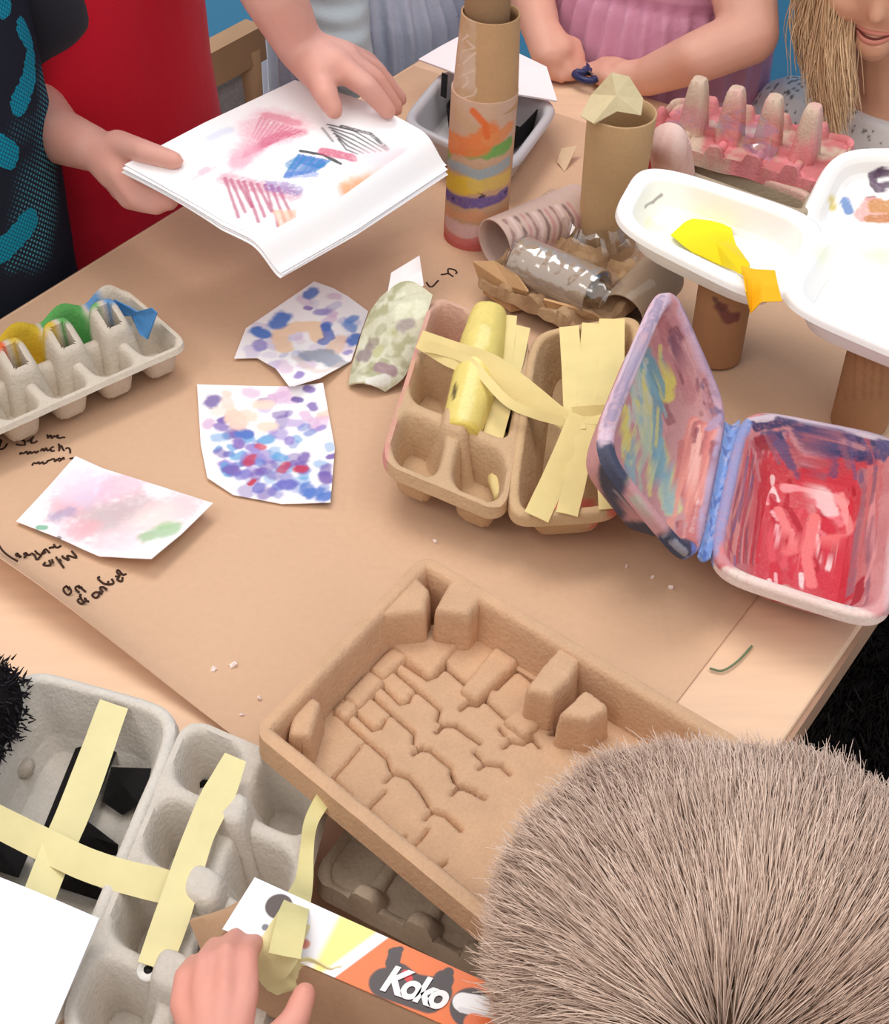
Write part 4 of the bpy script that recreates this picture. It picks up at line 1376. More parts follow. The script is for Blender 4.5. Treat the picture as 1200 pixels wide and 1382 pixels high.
# blocks standing in from the walls, up to the rim, and the pockets beside them
blocks = [([C5(625, 380), C5(822, 365), C5(838, 270), C5(740, 180), C5(560, 270)], .0245), ([C5(890, 360), C5(1030, 380), C5(1110, 270), C5(1080, 170), C5(960, 215)], .0255),
          ([C6(620, 560), C6(730, 590), C6(800, 490), C6(830, 400), C6(740, 350), C6(680, 440)], .024), ([C6(800, 690), C6(930, 710), C6(1000, 640), C6(890, 560)], .022), ([C5(215, 930), C5(310, 940), C5(335, 780), C5(225, 720)], .020)]
for pts, up_ in blocks:
    m_ = soft(inside(pts, FD - up_ * .6), 3)
    z = np.where(m_ > .01, np.maximum(z, -FD + up_ * m_), z)
plates = [([C5(640, 440), C5(900, 410), C5(1010, 430), C5(870, 620)], .003), ([C6(285, 520), C6(420, 310), C6(520, 360), C6(350, 560)], .004), ([C6(525, 680), C6(640, 560), C6(740, 600), C6(620, 745)], .004),
          ([C5(590, 590), C5(680, 500), C5(735, 530), C5(640, 620)], .003), ([C5(470, 720), C5(570, 610), C5(630, 650), C5(530, 760)], .003), ([C5(420, 780), C5(470, 740), C5(510, 770), C5(470, 820)], .003)]
for pts, up_ in plates:
    m_ = soft(inside(pts, FD), 2)
    z = np.where((e > .012) & (m_ > .2), np.maximum(z, -FD + up_ * m_), z)
pockets = [([C5(760, 190), C5(810, 60), C5(990, 180), C5(930, 300), C5(840, 310)], .022), ([C6(735, 660), C6(840, 440), C6(925, 480), C6(820, 680)], .022), ([C5(95, 800), C5(190, 735), C5(225, 900), C5(290, 945), C5(225, 960)], .014)]
for pts, dn in pockets:
    z = np.where(e > .006, z - dn * soft(inside(pts, FD * .6), 2) * (z < -FD * .5), z)
# notches where the far right rim dips
for (x, y) in (C6(700, 330), C6(590, 205)):
    pass
border = (e < 1e-6)
z = np.where(border, -.012, z)
ss_, tt_ = corner_round(s, t, .10, .13)
P_ = bil(BQ, ss_, tt_) + nn * z[..., None]
V = P_.reshape(-1, 3)
V = V + nn * (fbm(V, 60, 3, 3) * .0008)[:, None]
P = Paint(V, (200, 162, 130))
P.mask(smooth(-.1, .3, fbm(V, 30, 2, 5)), (214, 172, 136), .5)
bt = mesh('pulp_tray', V, gfaces(NU, NV), M_pulp, col=P.c, solid=.0022)
tag(bt, 'large tan moulded pulp tray with stepped ribs across its floor', 'pulp tray')

# ------------------------------------------------------------------ grey carton with black card and yellow tape (front)
GC = (210, 202, 192)
gc = thing('grey_egg_carton', 'open grey egg carton with black card in its lid and yellow tape crossing over', 'egg carton', W(170, 1200))
GL = [W(28, 902, .046), W(250, 965, .046), W(72, 1392, .046), W(-170, 1290, .046)]
V, F = tray(GL, [(-.001, -.007), (0, 0), (.0025, .0003), (.007, -.012), (.012, -.028), (.017, -.036), (.024, -.038), (1, -.038)], p=7, n=220, rings=80)
V = V + (fbm(V, 40, 2, 3) * .003)[:, None] * TZV
P = Paint(V, GC)
mesh('lid', V, F, M_pulp, gc, col=P.c, solid=.0018)
GB = [W(252, 968, .046), W(446, 1050, .046), W(318, 1520, .046), W(75, 1392, .046)]
V, F, u, v, z = cups(GB, 2, 4, .038, .010, res=40, lip=.008, rag=.0015, floor=.40, hole=False)
# the ridge between the cups is torn down towards the near right
P = Paint(V, (204, 195, 184))
mesh('cup_tray', V, F, M_pulp, gc, col=P.c, solid=.0018)
# little knob in the lid
V, F = tube([W(28, 1022, .012), W(36, 1040, .022)], [.006, .004], 14)
V = V + (fbm(V, 200, 2, 2) * .003)[:, None]
mesh('torn_nub', V, F, M_pulp, gc, col=np.tile(lin((196, 184, 170)), (len(V), 1)))
for k, pts in enumerate(([(112, 985, .014), (168, 990, .018), (92, 1175, .018), (45, 1150, .014)], [(150, 1035, .022), (206, 1037, .024), (188, 1085, .020), (165, 1100, .014), (138, 1082, .016)], [(118, 1108, .020), (160, 1140, .026), (158, 1155, .020), (110, 1150, .018), (95, 1130, .016)],
                         [(-20, 1120, .018), (40, 1150, .02), (25, 1185, .02), (-20, 1170, .018)], [(75, 1160, .020), (138, 1200, .022), (132, 1215, .016), (70, 1195, .016)], [(262, 1050, .018), (282, 1053, .02), (272, 1078, .012), (263, 1070, .014)], [(152, 1312, .020), (186, 1303, .024), (180, 1335, .020), (162, 1340, .014), (148, 1326, .016)])):
    pv = poly(pts)
    n_ = len(pv)
    c_ = pv.mean(0) + [0, 0, .004]
    lo_ = pv - nrm(CAM - c_) * .005
    mesh('black_card', np.concatenate([pv, lo_, [c_]]), [[i, (i + 1) % n_, 2 * n_] for i in range(n_)] + [[(i + 1) % n_, i, n_ + i, n_ + (i + 1) % n_] for i in range(n_)] + [list(range(2 * n_ - 1, n_ - 1, -1))], M_black, gc, flat=True)
tape([(154, 950, .050), (110, 1070, .048), (72, 1160, .047), (30, 1270, .047)], [.0145, .0155, .015, .014], gc, seed=1)
tape([(-20, 1100, .049), (60, 1140, .050), (130, 1172, .050), (235, 1200, .052)], .0145, gc, seed=2)
tape([(318, 1022, .060), (300, 1062, .060), (268, 1130, .058), (235, 1230, .056), (208, 1305, .054)], [.011, .0155, .0135, .0145, .0155, .0145], gc, seed=3)
# small wobbly eye stuck between the cups
ey = W(201, 1312, .050)
V, F = tube([ey, ey + [0, 0, .002]], .0048, 28, m_=3)
eo = mesh('paper_eye', V, F, mat('eye_white', (240, 236, 230), rough=.5), gc)
V, F = tube([ey + [0, 0, .002], ey + [0, 0, .0026]], .0019, 18, m_=3)
mesh('pupil', V, F, mat('eye_black', (16, 14, 14), rough=.4), eo)

# carton under the pulp tray
uc_q = rect_from((418, 1188), (720, 1345), .025, .085)
V, F, u, v, z = cups(uc_q, 4, 2, .022, -.006, res=30, lip=.008, rag=.001, hole=False, edgepost=.012, floor=.5)
P = Paint(V, (178, 160, 140))
tag(mesh('egg_carton', V, F, M_pulp, col=P.c, solid=.002), 'grey brown egg carton half hidden under the edge of the tan pulp tray', 'egg carton')

# yellow ribbon of tape hanging from the pulp tray
q_ = np.array([W(440, 1072, .060), W(420, 1110, .058), (W(414, 1150, .052)), W(410, 1190, .058), W(396, 1235, .090), W(384, 1290, .094)])
V, F = ribbon(q_, [.008, .006, .008, .0105, .012, .013], n=60, wob=.003, seed=4, m_=9)
tag(mesh('loose_tape', V, F, mat('loose_crepe', (218, 206, 148), rough=.7, vary=[(60, .06)], bump=[(350, .1)]), solid=.0006), 'twisted strip of pale yellow tape running from the pulp tray over the labelled lid', 'tape')

# ------------------------------------------------------------------ carton lid with printed label, held
LH = .080
lt = thing('labelled_lid', 'tan egg carton lid with a white, yellow and orange printed label, held in hand', 'egg carton lid', W(470, 1300))
T0, T1 = W(345, 1186, LH), W(800, 1392, LH)
B0, B1 = W(300, 1258, LH), W(768, 1460, LH)
quad = [T0, T1, B1, B0]
lx = nrm(T1 - T0)
ly = nrm(np.cross(np.array([0, 0, 1.0]), lx))
LW = np.linalg.norm(B0 - T0) * .97
LL = np.linalg.norm(T1 - T0)


def onlid(x, y, up=0.0):
    return W(x, y, LH + up)


mb = Mb()
# roof of the lid with side walls hanging down, open towards its left end
dn = np.array([0, 0, -.034])
end = W(258, 1236, LH - .014)
st = []
for s_ in np.linspace(0, 1, 40):
    t_, b_ = T0 + (T1 - T0) * s_, B0 + (B1 - B0) * s_
    st.append([t_ + dn - ly * -.010, t_ + dn * .5 + ly * .006, t_ + dn * .12 + ly * .0015, t_, t_ * .66 + b_ * .34, t_ * .33 + b_ * .67, b_, b_ + dn * .12 - ly * .0015, b_ + dn * .5 - ly * .006, b_ + dn - ly * .010])
V = np.array(st).reshape(-1, 3)
mesh('shell', V, gfaces(10, 40), M_card, lt, col=np.tile(lin((190, 152, 122)), (len(V), 1)), solid=.0022)
# bevelled brown end
V = coons(np.array([T0 + dn + ly * .010, W(254, 1240, LH - .020), B0 + dn - ly * .010]), np.array([T0, (T0 + B0) / 2, B0]), np.array([T0 + dn + ly * .010, T0]), np.array([B0 + dn - ly * .010, B0]), 24, 12)
o = mesh('sloping_end', V, gfaces(24, 12), M_card, lt, col=np.tile(lin((186, 150, 120)), (len(V), 1)), solid=.0022)
# printed label as one flat sheet
NUl, NVl = 420, 90
sl, tl = np.meshgrid(np.linspace(.0, 1, NUl), np.linspace(.015, .985, NVl))
V = bil(quad, sl, tl).reshape(-1, 3) + np.array([0, 0, .0014])
P = Paint(V, (240, 236, 240))
px = proj(V)[0]
lin_ = lambda xa, ya, xb, yb: (px[:, 0] - xa) * (yb - ya) - (px[:, 1] - ya) * (xb - xa)     # sign tells the side
P.mask(px[:, 0] < -1e9, WHITE)


def side(a_, b_):
    A_, B_ = onlid(*a_), onlid(*b_)
    d_ = B_ - A_
    return ((V - A_) @ np.cross(np.array([0, 0, 1.0]), nrm(d_)))


yl = side((458, 1232), (424, 1300))
yr = side((533, 1262), (466, 1312))
P.mask(smooth(-.001, .003, yl) * (1 - smooth(-.006, -.004, yr)), (244, 226, 130), 1)
P.mask(smooth(-.0003, .0003, yr), (232, 112, 44), 1)
P.stroke([(376, 1223)], .0058, (58, 34, 28), 1, rag=.05, soft=.06)
P.stroke([(358, 1251)], .0014, (70, 70, 90), .9).stroke([(412, 1274)], .0022, (214, 120, 100), .9).stroke([(400, 1291)], .0012, (120, 110, 90), .8)
# dark hen with the letters on it
for a_, b_, w_ in (((534, 1286), (530, 1300), .0028), ((530, 1300), (536, 1318), .0030), ((536, 1318), (556, 1332), .0060), ((520, 1326), (580, 1346), .0065), ((556, 1332), (590, 1338), .0060), ((590, 1338), (598, 1322), .0042), ((598, 1322), (606, 1312), .0022), ((528, 1284), (540, 1281), .0014)):
    P.stroke([a_, b_], w_, (58, 44, 46), 1, rag=.05, soft=.08)
P.stroke([(547, 1313), (552, 1320)], .0016, (206, 40, 44), 1, rag=.1)
P.stroke([(636, 1360)], .0085, (66, 52, 54), 1, rag=.03, soft=.05)
P.stroke([(624, 1352), (660, 1358)], .0040, (240, 236, 236), 1, rag=.02, soft=.06)
P.stroke([(622, 1362), (662, 1372)], .0012, (220, 214, 214), 1, rag=.02, soft=.1)
P.stroke([(640, 1380), (660, 1386)], .0040, (226, 108, 52), 1, rag=.05, soft=.1)
lb = mesh('label', V, gfaces(NUl, NVl), mat('printed_label', None, rough=.35, spec=.4), lt, col=P.c, solid=.0004)
lb['label'] = 'white, yellow and orange printed label'
tcv = bpy.data.curves.new('tmp', 'FONT')
tcv.body = 'Koko'
tcv.size = .0165
tcv.extrude = .0002
tcv.offset = .0006
tcv.space_character = .82
tob = bpy.data.objects.new('tmp', tcv)
COL.objects.link(tob)
dg = bpy.context.evaluated_depsgraph_get()
dg.update()
tme = bpy.data.meshes.new_from_object(tob.evaluated_get(dg))
tv = np.empty(len(tme.vertices) * 3)
tme.vertices.foreach_get('co', tv)
tv = tv.reshape(-1, 3)
tf = [list(p.vertices) for p in tme.polygons]
bpy.data.objects.remove(tob)
pA, pB = onlid(512, 1334, .0022), onlid(600, 1364, .0022)
dx = nrm(pB - pA)
dy = nrm(np.cross(np.array([0, 0, 1.0]), dx))
tv[:, 0] += .22 * tv[:, 1]
V = pA + tv[:, :1] * dx * (np.linalg.norm(pB - pA) / tv[:, 0].max()) + tv[:, 1:2] * dy * .95 + tv[:, 2:3] * np.array([0, 0, 1.0])
mesh('lettering', V, tf, mat('print_white', (244, 240, 240), rough=.4), lb, flat=True)
# crumpled tape over the front of the lid
V, F = ribbon(np.array([W(398, 1236, LH + .006), W(372, 1290, LH + .008), W(352, 1322, LH - .004)]), [.014, .017, .012], n=30, wob=.006, seed=8, m_=12)
mesh('tape_strip', V, F, M_tape, lt, solid=.0006)
V = coons(poly([(345, 1318, LH - .012), (378, 1345, LH - .016), (420, 1332, LH - .014)]), poly([(360, 1290, LH + .003), (410, 1296, LH + .004), (470, 1308, LH + .002)]), poly([(345, 1318, LH - .012), (360, 1290, LH + .003)]), poly([(420, 1332, LH - .014), (470, 1308, LH + .002)]), 30, 20)
V = V + np.stack([fbm(V, 110, 3, k) for k in (1, 2, 3)], -1) * .006
mesh('crumpled_tape', V, gfaces(30, 20), M_tape, lt, solid=.0006)

# white sheet resting on the grey carton's lid
V = coons(poly([(-150, 1420, .056), (-20, 1450, .056), (70, 1392, .056)]), poly([(-120, 1130, .062), (0, 1188, .062), (134, 1240, .060)]), poly([(-150, 1420, .056), (-120, 1130, .062)]), poly([(70, 1392, .056), (134, 1240, .060)]), 60, 50)
V[:, 2] += .003 * np.sin(np.tile(np.linspace(0, 3, 60), 50))
P = Paint(V, (244, 242, 250))
tag(mesh('white_sheet', V, gfaces(60, 50), M_paper, col=P.c, solid=.0006), 'blank white sheet lying over the near corner of the grey egg carton', 'sheet of paper')
# ------------------------------------------------------------------ people
Z3 = np.array([0, 0, 1.0])


def ell(c, fwd, z, hw, hd, sh=0.0):
    lat = np.cross(fwd, Z3)
    return (np.array([c[0], c[1], z]) + fwd * sh, lat * hw, fwd * hd)


def torso(mb, c, fwd, rows, n=40):
    mb.add(*loft([ell(c, fwd, *r) for r in rows], n))


def head(mb, c, fwd, r=.072, tall=.092, deep=.085, down=0.0, nose=True, nk=1.0):
    f_ = nrm(fwd - Z3 * down)
    lat = nrm(np.cross(f_, Z3))
    up_ = np.cross(lat, f_)
    rows = []
    for t in np.linspace(-.97, .97, 15):
        k = math.sqrt(max(1 - t * t, .01))
        jaw = 1 - .22 * max(0, -t)
        rows.append((c + up_ * tall * t + f_ * (.010 * max(0, -t)), lat * r * k * jaw, f_ * deep * k * (1 - .12 * max(0, -t))))
    mb.add(*loft(rows, 30))
    if nose:
        mb.add(*capsule(c + f_ * deep * .92 + up_ * .004, c + f_ * (deep * .97 + .006 * nk) - up_ * .020, .006 * nk, .0085 * (.4 + .6 * nk)))
        for s_ in (-1, 1):
            mb.add(*capsule(c + lat * s_ * r * .98 + up_ * .012, c + lat * s_ * r * 1.0 - up_ * .016, .010, .008))
    return f_, lat, up_


def legs(mb, c, fwd, zp, kneel=False, w=.062, r=(.058, .042, .028)):
    lat = np.cross(fwd, Z3)
    for s_ in (-1, 1):
        hip = np.array([c[0], c[1], zp]) + lat * s_ * w
        if kneel:
            kn = np.array([c[0], c[1], .045]) + lat * s_ * w + fwd * .06
            an = np.array([c[0], c[1], .035]) + lat * s_ * w * .9 - fwd * .17
            toe = an - fwd * .07
            chain(mb, [hip, kn], [r[0], r[1]])
            chain(mb, [kn, an, toe], [r[1], r[2] + .002, .02])
        else:
            kn = np.array([c[0], c[1], zp * .52]) + lat * s_ * w * .95 + fwd * .012
            an = np.array([c[0], c[1], .045]) + lat * s_ * w * .9 - fwd * .005
            chain(mb, [hip, kn, an], list(r))
            chain(mb, [an - Z3 * .015, an + fwd * .10 - Z3 * .022], [.028, .02])


def cloth(mb, name, m, parent, base, voxel=.006, fold=(40, .004), it=5, paint=None, vert=None):
    V, F = remesh(mb, voxel, it)
    n_ = fbm(V * (np.array([1, 1, .25]) if vert else np.ones(3)), fold[0], 3, len(name)) * fold[1]
    c_ = V.mean(0)
    out = V - c_
    out[:, 2] = 0
    out /= np.linalg.norm(out, axis=1)[:, None] + 1e-9
    V = V + out * n_[:, None]
    P = Paint(V, base)
    if paint:
        paint(P, V)
    return mesh(name, V, F, m, parent, col=P.c)


def skin(mb, parent, base, voxel=.003, it=4):
    V, F = remesh(mb, voxel, it)
    P = Paint(V, base)
    P.mask(smooth(-.1, .3, fbm(V, 40, 2, 3)), tuple(np.array(base) * [1, .93, .9]), .5)
    o = mesh('body', V, F, M_skin, parent, col=P.c)
    return o


def eyes(parent, c, ax, r, tall, deep, col=(60, 80, 100)):
    f_, lat, up_ = ax
    for s_ in (-1, 1):
        p = c + lat * s_ * r * .45 + up_ * .010 + f_ * deep * .86
        V, F = capsule(p, p + f_ * .002, .0075, .0075, 16)
        P = Paint(V, (240, 236, 232))
        d = np.linalg.norm(V - (p + f_ * .0095), axis=1)
        P.mask(d < .0055, (50, 40, 36))
        mesh('eye', V, F, mat('eyeball', None, rough=.2), parent, col=P.c)


def haircap(parent, c, ax, r, tall, deep, base, low=-.35, seed=0, face=.15):
    f_, lat, up_ = ax
    mb = Mb()
    rows = []
    for t in np.linspace(low, .98, 14):
        k = math.sqrt(max(1 - t * t, .01))
        rows.append((c + up_ * tall * 1.07 * t - f_ * (.014 + .02 * max(0, .3 - t)), lat * (r + .007) * k, f_ * (deep * 1.0) * k))
    V, F = loft(rows, 40)
    V = V + (fbm(V, 60, 3, seed) * .006)[:, None] * nrm(-f_ + up_)
    P = Paint(V, base)
    P.mask(smooth(0, .3, fbm(V * [1, 1, .2], 120, 2, seed)), tuple(np.array(base) * .7), .7)
    return mesh('hair', V, F, M_hair, parent, col=P.c)


FB = BV                                         # towards the table from its long left side
SK1 = (216, 162, 148)

# --- child in red
c = AB(.722, -.875)[:2]
rd = thing('person', 'child in a red top holding a crayon drawing with both hands', 'person', (c[0], c[1], 0))
mb = Mb()
torso(mb, c, FB, [(.50, .085, .065), (.58, .092, .068), (.66, .088, .064), (.76, .095, .062), (.84, .10, .055), (.89, .06, .045), (.92, .03, .03)])
hc = np.array([c[0], c[1], 1.04]) + FB * .05
mb.add(*capsule(np.array([c[0], c[1], .88]), hc - Z3 * .06, .033, .032))
ax = head(mb, hc, FB, down=.5)
legs(mb, c, FB, .50)
lat = np.cross(FB, Z3)                           # her right, towards the camera, is +lat
shR = np.array([c[0], c[1], .84]) - AV * .105
shL = np.array([c[0], c[1], .84]) + AV * .105
elR = WB(26, 120, -.885)
mid = WB(76, 182, -.795)
wrR = W(128, 202, .093)
chain(mb, [shR, elR, mid, wrR], [.031, .026, .0215, .0165])
chain(mb, [wrR, W(165, 206, .100)], [.0155, .0125])
chain(mb, [wrR, W(163, 234, .090)], [.0145, .0115])
chain(mb, [wrR, W(150, 236, .086)], [.0140, .0105])
chain(mb, [W(158, 196, .103), W(196, 205, .113), W(236, 217, .113)], [.0115, .0085, .0066])
chain(mb, [W(172, 230, .092), W(196, 258, .083), W(236, 262, .085)], [.0088, .0076, .006])
chain(mb, [W(163, 240, .088), W(186, 270, .078), W(230, 274, .080)], [.0088, .0074, .006])
chain(mb, [W(156, 240, .085), W(172, 270, .074), W(212, 281, .076)], [.0084, .0070, .0056])
chain(mb, [W(148, 236, .083), W(160, 260, .073), W(190, 277, .073)], [.0076, .0062, .005])
elL = W(335, -95, .235)
wrL = W(406, 66, .150)
chain(mb, [shL, elL, W(368, -12, .195), wrL], [.031, .027, .0235, .0172])
chain(mb, [wrL, W(432, 100, .144)], [.0170, .0140])
chain(mb, [wrL, W(452, 90, .146)], [.0165, .0140])
chain(mb, [wrL, W(464, 78, .146)], [.0160, .0125])
chain(mb, [W(428, 98, .143), W(440, 128, .139), W(451, 149, .131)], [.0115, .0092, .0070])
chain(mb, [W(458, 90, .147), W(494, 116, .138), W(524, 150, .120)], [.0100, .0086, .0066])
chain(mb, [W(465, 82, .146), W(504, 106, .132), W(534, 146, .109)], [.0098, .0082, .0064])
chain(mb, [W(466, 74, .144), W(506, 94, .127), W(540, 134, .104)], [.0090, .0076, .006])
chain(mb, [W(464, 68, .142), W(498, 82, .124), W(526, 112, .104)], [.0080, .0066, .0054])
skin(mb, rd, SK1, .0029)
mb = Mb()
torso(mb, c, FB, [(.30, .115, .088), (.42, .112, .086), (.52, .108, .082), (.60, .104, .080), (.66, .102, .077), (.76, .108, .074), (.84, .116, .066), (.89, .07, .05)])
chain(mb, [shR, shR * .55 + elR * .45], [.044, .040])
chain(mb, [shL, shL * .75 + elL * .25], [.044, .040])
cloth(mb, 'red_top', M_cloth, rd, (200, 26, 48), fold=(22, .006), vert=True)
eyes(rd, hc, ax, .072, .092, .085)
haircap(rd, hc, ax, .072, .092, .085, (96, 70, 48), seed=2)

# --- child in navy with teal print
c = AB(.523, -.852)[:2]
nv_ = thing('person', 'child in a dark navy top printed with teal dots and blocks', 'person', (c[0], c[1], 0))
mb = Mb()
torso(mb, c, FB, [(.48, .085, .065), (.58, .088, .066), (.66, .086, .062), (.76, .095, .062), (.84, .10, .055), (.89, .06, .045)])
hc = np.array([c[0], c[1], 1.04]) + FB * .03
mb.add(*capsule(np.array([c[0], c[1], .88]), hc - Z3 * .06, .033, .032))
ax = head(mb, hc, FB, down=.35)
legs(mb, c, FB, .48)
hands_n = []
for s_ in (-1, 1):
    sh_ = np.array([c[0], c[1], .84]) + AV * s_ * .105
    el_ = np.array([c[0], c[1], .70]) + AV * s_ * .125 - FB * .05
    if s_ > 0:
        el_ = WB(74, 14, -.835)
    wr_ = np.array([c[0], c[1], .57]) + AV * s_ * .115 - FB * .02
    if s_ > 0:
        wr_ = np.array([c[0], c[1], .58]) + AV * .05 - FB * .13
    chain(mb, [sh_, el_, wr_], [.031, .022, .017])
    for k in range(4):
        o_ = FB * (.012 - .008 * k)
        chain(mb, [wr_ + o_ * .6 - Z3 * .03, wr_ + o_ - Z3 * .058, wr_ + o_ - Z3 * (.082 - .004 * k) - AV * s_ * .008], [.0085, .0068, .0055])
    chain(mb, [wr_, wr_ - Z3 * .035], [.017, .016])
    chain(mb, [wr_ + FB * .012 - Z3 * .012, wr_ + FB * .028 - Z3 * .036], [.008, .0062])
    hands_n.append((sh_, el_, wr_))
skin(mb, nv_, SK1, .0036)


def navy_paint(P, V):
    g_ = np.random.default_rng(2)
    # red channel: where the dots are printed, green channel: the solid blocks
    P.c[:] = 0
    for pts, w2, al_ in (([(60, 120), (66, 200), (62, 280), (50, 330)], .016, 1), ([(40, 300), (45, 250)], .014, .7), ([(25, 180), (50, 170)], .008, .3), ([(20, 360), (40, 340)], .006, .7), ([(70, 110), (72, 140)], .008, .7)):
        d0 = P.c.copy()
        P.stroke(pts, w2, (255, 0, 0), al_, rag=.4, soft=.7)
        P.c = np.maximum(P.c, d0)
    for pts, w2 in (([(32, 40), (42, 60)], .0085), ([(44, 72), (40, 95)], .0085), ([(44, 95), (28, 140)], .0095), ([(-6, 195), (14, 210)], .0105), ([(70, 175), (72, 195)], .005), ([(-5, 345), (20, 325), (42, 300)], .0095), ([(-5, 8), (8, 4)], .009)):
        P.stroke(pts, w2, (0, 255, 0), 1, rag=.1, soft=.12)


M_print = mat('printed_navy', (34, 38, 50), rough=.9, spec=.1)
nt = M_print.node_tree
N_, L_ = nt.nodes, nt.links


def mth(op, a_, b_=None, c_=None):
    n_ = N_.new('ShaderNodeMath')
    n_.operation = op
    for k_, x_ in enumerate((a_, b_, c_)):
        if x_ is None:
            continue
        if isinstance(x_, (int, float)):
            n_.inputs[k_].default_value = x_
        else:
            L_.new(x_, n_.inputs[k_])
    return n_.outputs[0]


tcn = N_.new('ShaderNodeTexCoord')
dt_ = N_.new('ShaderNodeVectorMath')
dt_.operation = 'DOT_PRODUCT'
dt_.inputs[1].default_value = AV
L_.new(tcn.outputs['Object'], dt_.inputs[0])
sx_ = N_.new('ShaderNodeSeparateXYZ')
L_.new(tcn.outputs['Object'], sx_.inputs[0])
uu_, vv_ = dt_.outputs['Value'], sx_.outputs['Z']
du = mth('SUBTRACT', mth('FRACT', mth('MULTIPLY', mth('ADD', uu_, vv_), 210.0)), .5)
dv = mth('SUBTRACT', mth('FRACT', mth('MULTIPLY', mth('SUBTRACT', uu_, vv_), 210.0)), .5)
dot_ = mth('LESS_THAN', mth('ADD', mth('MULTIPLY', du, du), mth('MULTIPLY', dv, dv)), .085)
gr_ = mth('MULTIPLY', mth('GREATER_THAN', mth('FRACT', mth('MULTIPLY', mth('ADD', uu_, vv_), 260.0)), .22), mth('GREATER_THAN', mth('FRACT', mth('MULTIPLY', mth('SUBTRACT', uu_, vv_), 260.0)), .22))
at_ = N_.new('ShaderNodeAttribute')
at_.attribute_name = 'Col'
sc_n = N_.new('ShaderNodeSeparateColor')
L_.new(at_.outputs['Color'], sc_n.inputs[0])
mA, mB = N_.new('ShaderNodeMix'), N_.new('ShaderNodeMix')
for m_ in (mA, mB):
    m_.data_type = 'RGBA'
mA.inputs[6].default_value = (*lin((34, 38, 50)), 1)
mA.inputs[7].default_value = (*lin((72, 150, 172)), 1)
mB.inputs[7].default_value = (*lin((20, 146, 176)), 1)
L_.new(mth('MULTIPLY', dot_, sc_n.outputs['Red']), mA.inputs[0])
L_.new(mth('MULTIPLY', mth('GREATER_THAN', sc_n.outputs['Green'], .5), mth('ADD', mth('MULTIPLY', gr_, .75), .25)), mB.inputs[0])
L_.new(mA.outputs[2], mB.inputs[6])
L_.new(mB.outputs[2], N_['Principled BSDF'].inputs['Base Color'])
mb = Mb()
torso(mb, c, FB, [(.36, .088, .083), (.46, .090, .084), (.56, .095, .085), (.62, .100, .085), (.68, .105, .082), (.76, .108, .076), (.84, .116, .066), (.89, .07, .05)])
cloth(mb, 'navy_top', M_print, nv_, (34, 38, 50), voxel=.0034, fold=(25, .003), paint=navy_paint)
mb = Mb()
for sh_, el_, wr_ in hands_n:
    chain(mb, [sh_, el_, wr_ + Z3 * .03], [.042, .029, .025])
cloth(mb, 'sleeves', M_cloth, nv_, (42, 44, 54), fold=(45, .004))
mb = Mb()
lat = np.cross(FB, Z3)
for s_ in (-1, 1):
    hip = np.array([c[0], c[1], .47]) + lat * s_ * .055
    chain(mb, [hip, hip * [1, 1, 0] + Z3 * .25, hip * [1, 1, 0] + Z3 * .07], [.068, .056, .045])
cloth(mb, 'trousers', M_cloth, nv_, (28, 28, 36))
eyes(nv_, hc, ax, .072, .092, .085)
haircap(nv_, hc, ax, .072, .092, .085, (70, 52, 38), seed=4)

# --- child in pale blue
c = AB(1.09, -.885)[:2]
bl_ = thing('person', 'child in a pale blue gathered dress with ribbed grey blue sleeve', 'person', (c[0], c[1], 0))
mb = Mb()
torso(mb, c, FB, [(.50, .08, .062), (.60, .085, .064), (.76, .09, .06), (.84, .095, .055), (.89, .06, .045)])
hc = np.array([c[0], c[1], 1.03]) + FB * .03
mb.add(*capsule(np.array([c[0], c[1], .88]), hc - Z3 * .06, .033, .032))
ax = head(mb, hc, FB, down=.35)
legs(mb, c, FB, .50)
arms = [[np.array([c[0], c[1], .84]) - AV * .10, WB(446, -60, -.835), WB(462, 60, -.80), WB(486, 150, -.785)], [np.array([c[0], c[1], .84]) + AV * .10, np.array([c[0], c[1], .69]) + AV * .13, np.array([c[0], c[1], .56]) + AV * .13 + FB * .03]]
for ar in arms:
    chain(mb, ar, [.03, .025, .020, .016][:len(ar)] if len(ar) == 4 else [.03, .024, .016])
    wr_ = ar[-1]
    chain(mb, [wr_, wr_ - Z3 * .035], [.016, .015])
    for k in range(4):
        o_ = FB * (.012 - .008 * k)
        chain(mb, [wr_ + o_ * .6 - Z3 * .03, wr_ + o_ - Z3 * .056, wr_ + o_ - Z3 * (.08 - .004 * k)], [.0082, .0066, .0054])
    chain(mb, [wr_ + FB * .012 - Z3 * .01, wr_ + FB * .026 - Z3 * .036], [.008, .006])
skin(mb, bl_, SK1, .004)


def folds(freq, amp, ax_):
    def f(P, V):
        P.c *= (1 + .05 * np.sin((V @ ax_) * freq))[:, None]
    return f


mb = Mb()
torso(mb, c, FB, [(.28, .122, .125), (.42, .120, .118), (.54, .116, .110), (.60, .112, .104), (.635, .103, .092), (.66, .095, .078), (.76, .10, .07), (.84, .105, .062), (.89, .065, .05)])
V, F = remesh(mb, .0045, 4)
an_ = np.arctan2((V - [c[0], c[1], 0]) @ FB, (V - [c[0], c[1], 0]) @ AV)
gath = .0055 * np.sin(an_ * 34 + fbm(V, 12, 2, 2) * 5) * smooth(.67, .60, V[:, 2])
out = V - [c[0], c[1], 0]
out[:, 2] = 0
V = V + nrm(np.array([1., 0, 0]))[0] * 0 + out / (np.linalg.norm(out, axis=1)[:, None] + 1e-9) * gath[:, None]
P = Paint(V, (190, 198, 218))
mesh('dress', V, F, M_cloth, bl_, col=P.c)
mb = Mb()
chain(mb, arms[0], [.040, .034, .0275, .0235])
chain(mb, arms[1], [.040, .034, .026])
V, F = remesh(mb, .004, 3)
P = Paint(V, (176, 190, 198))
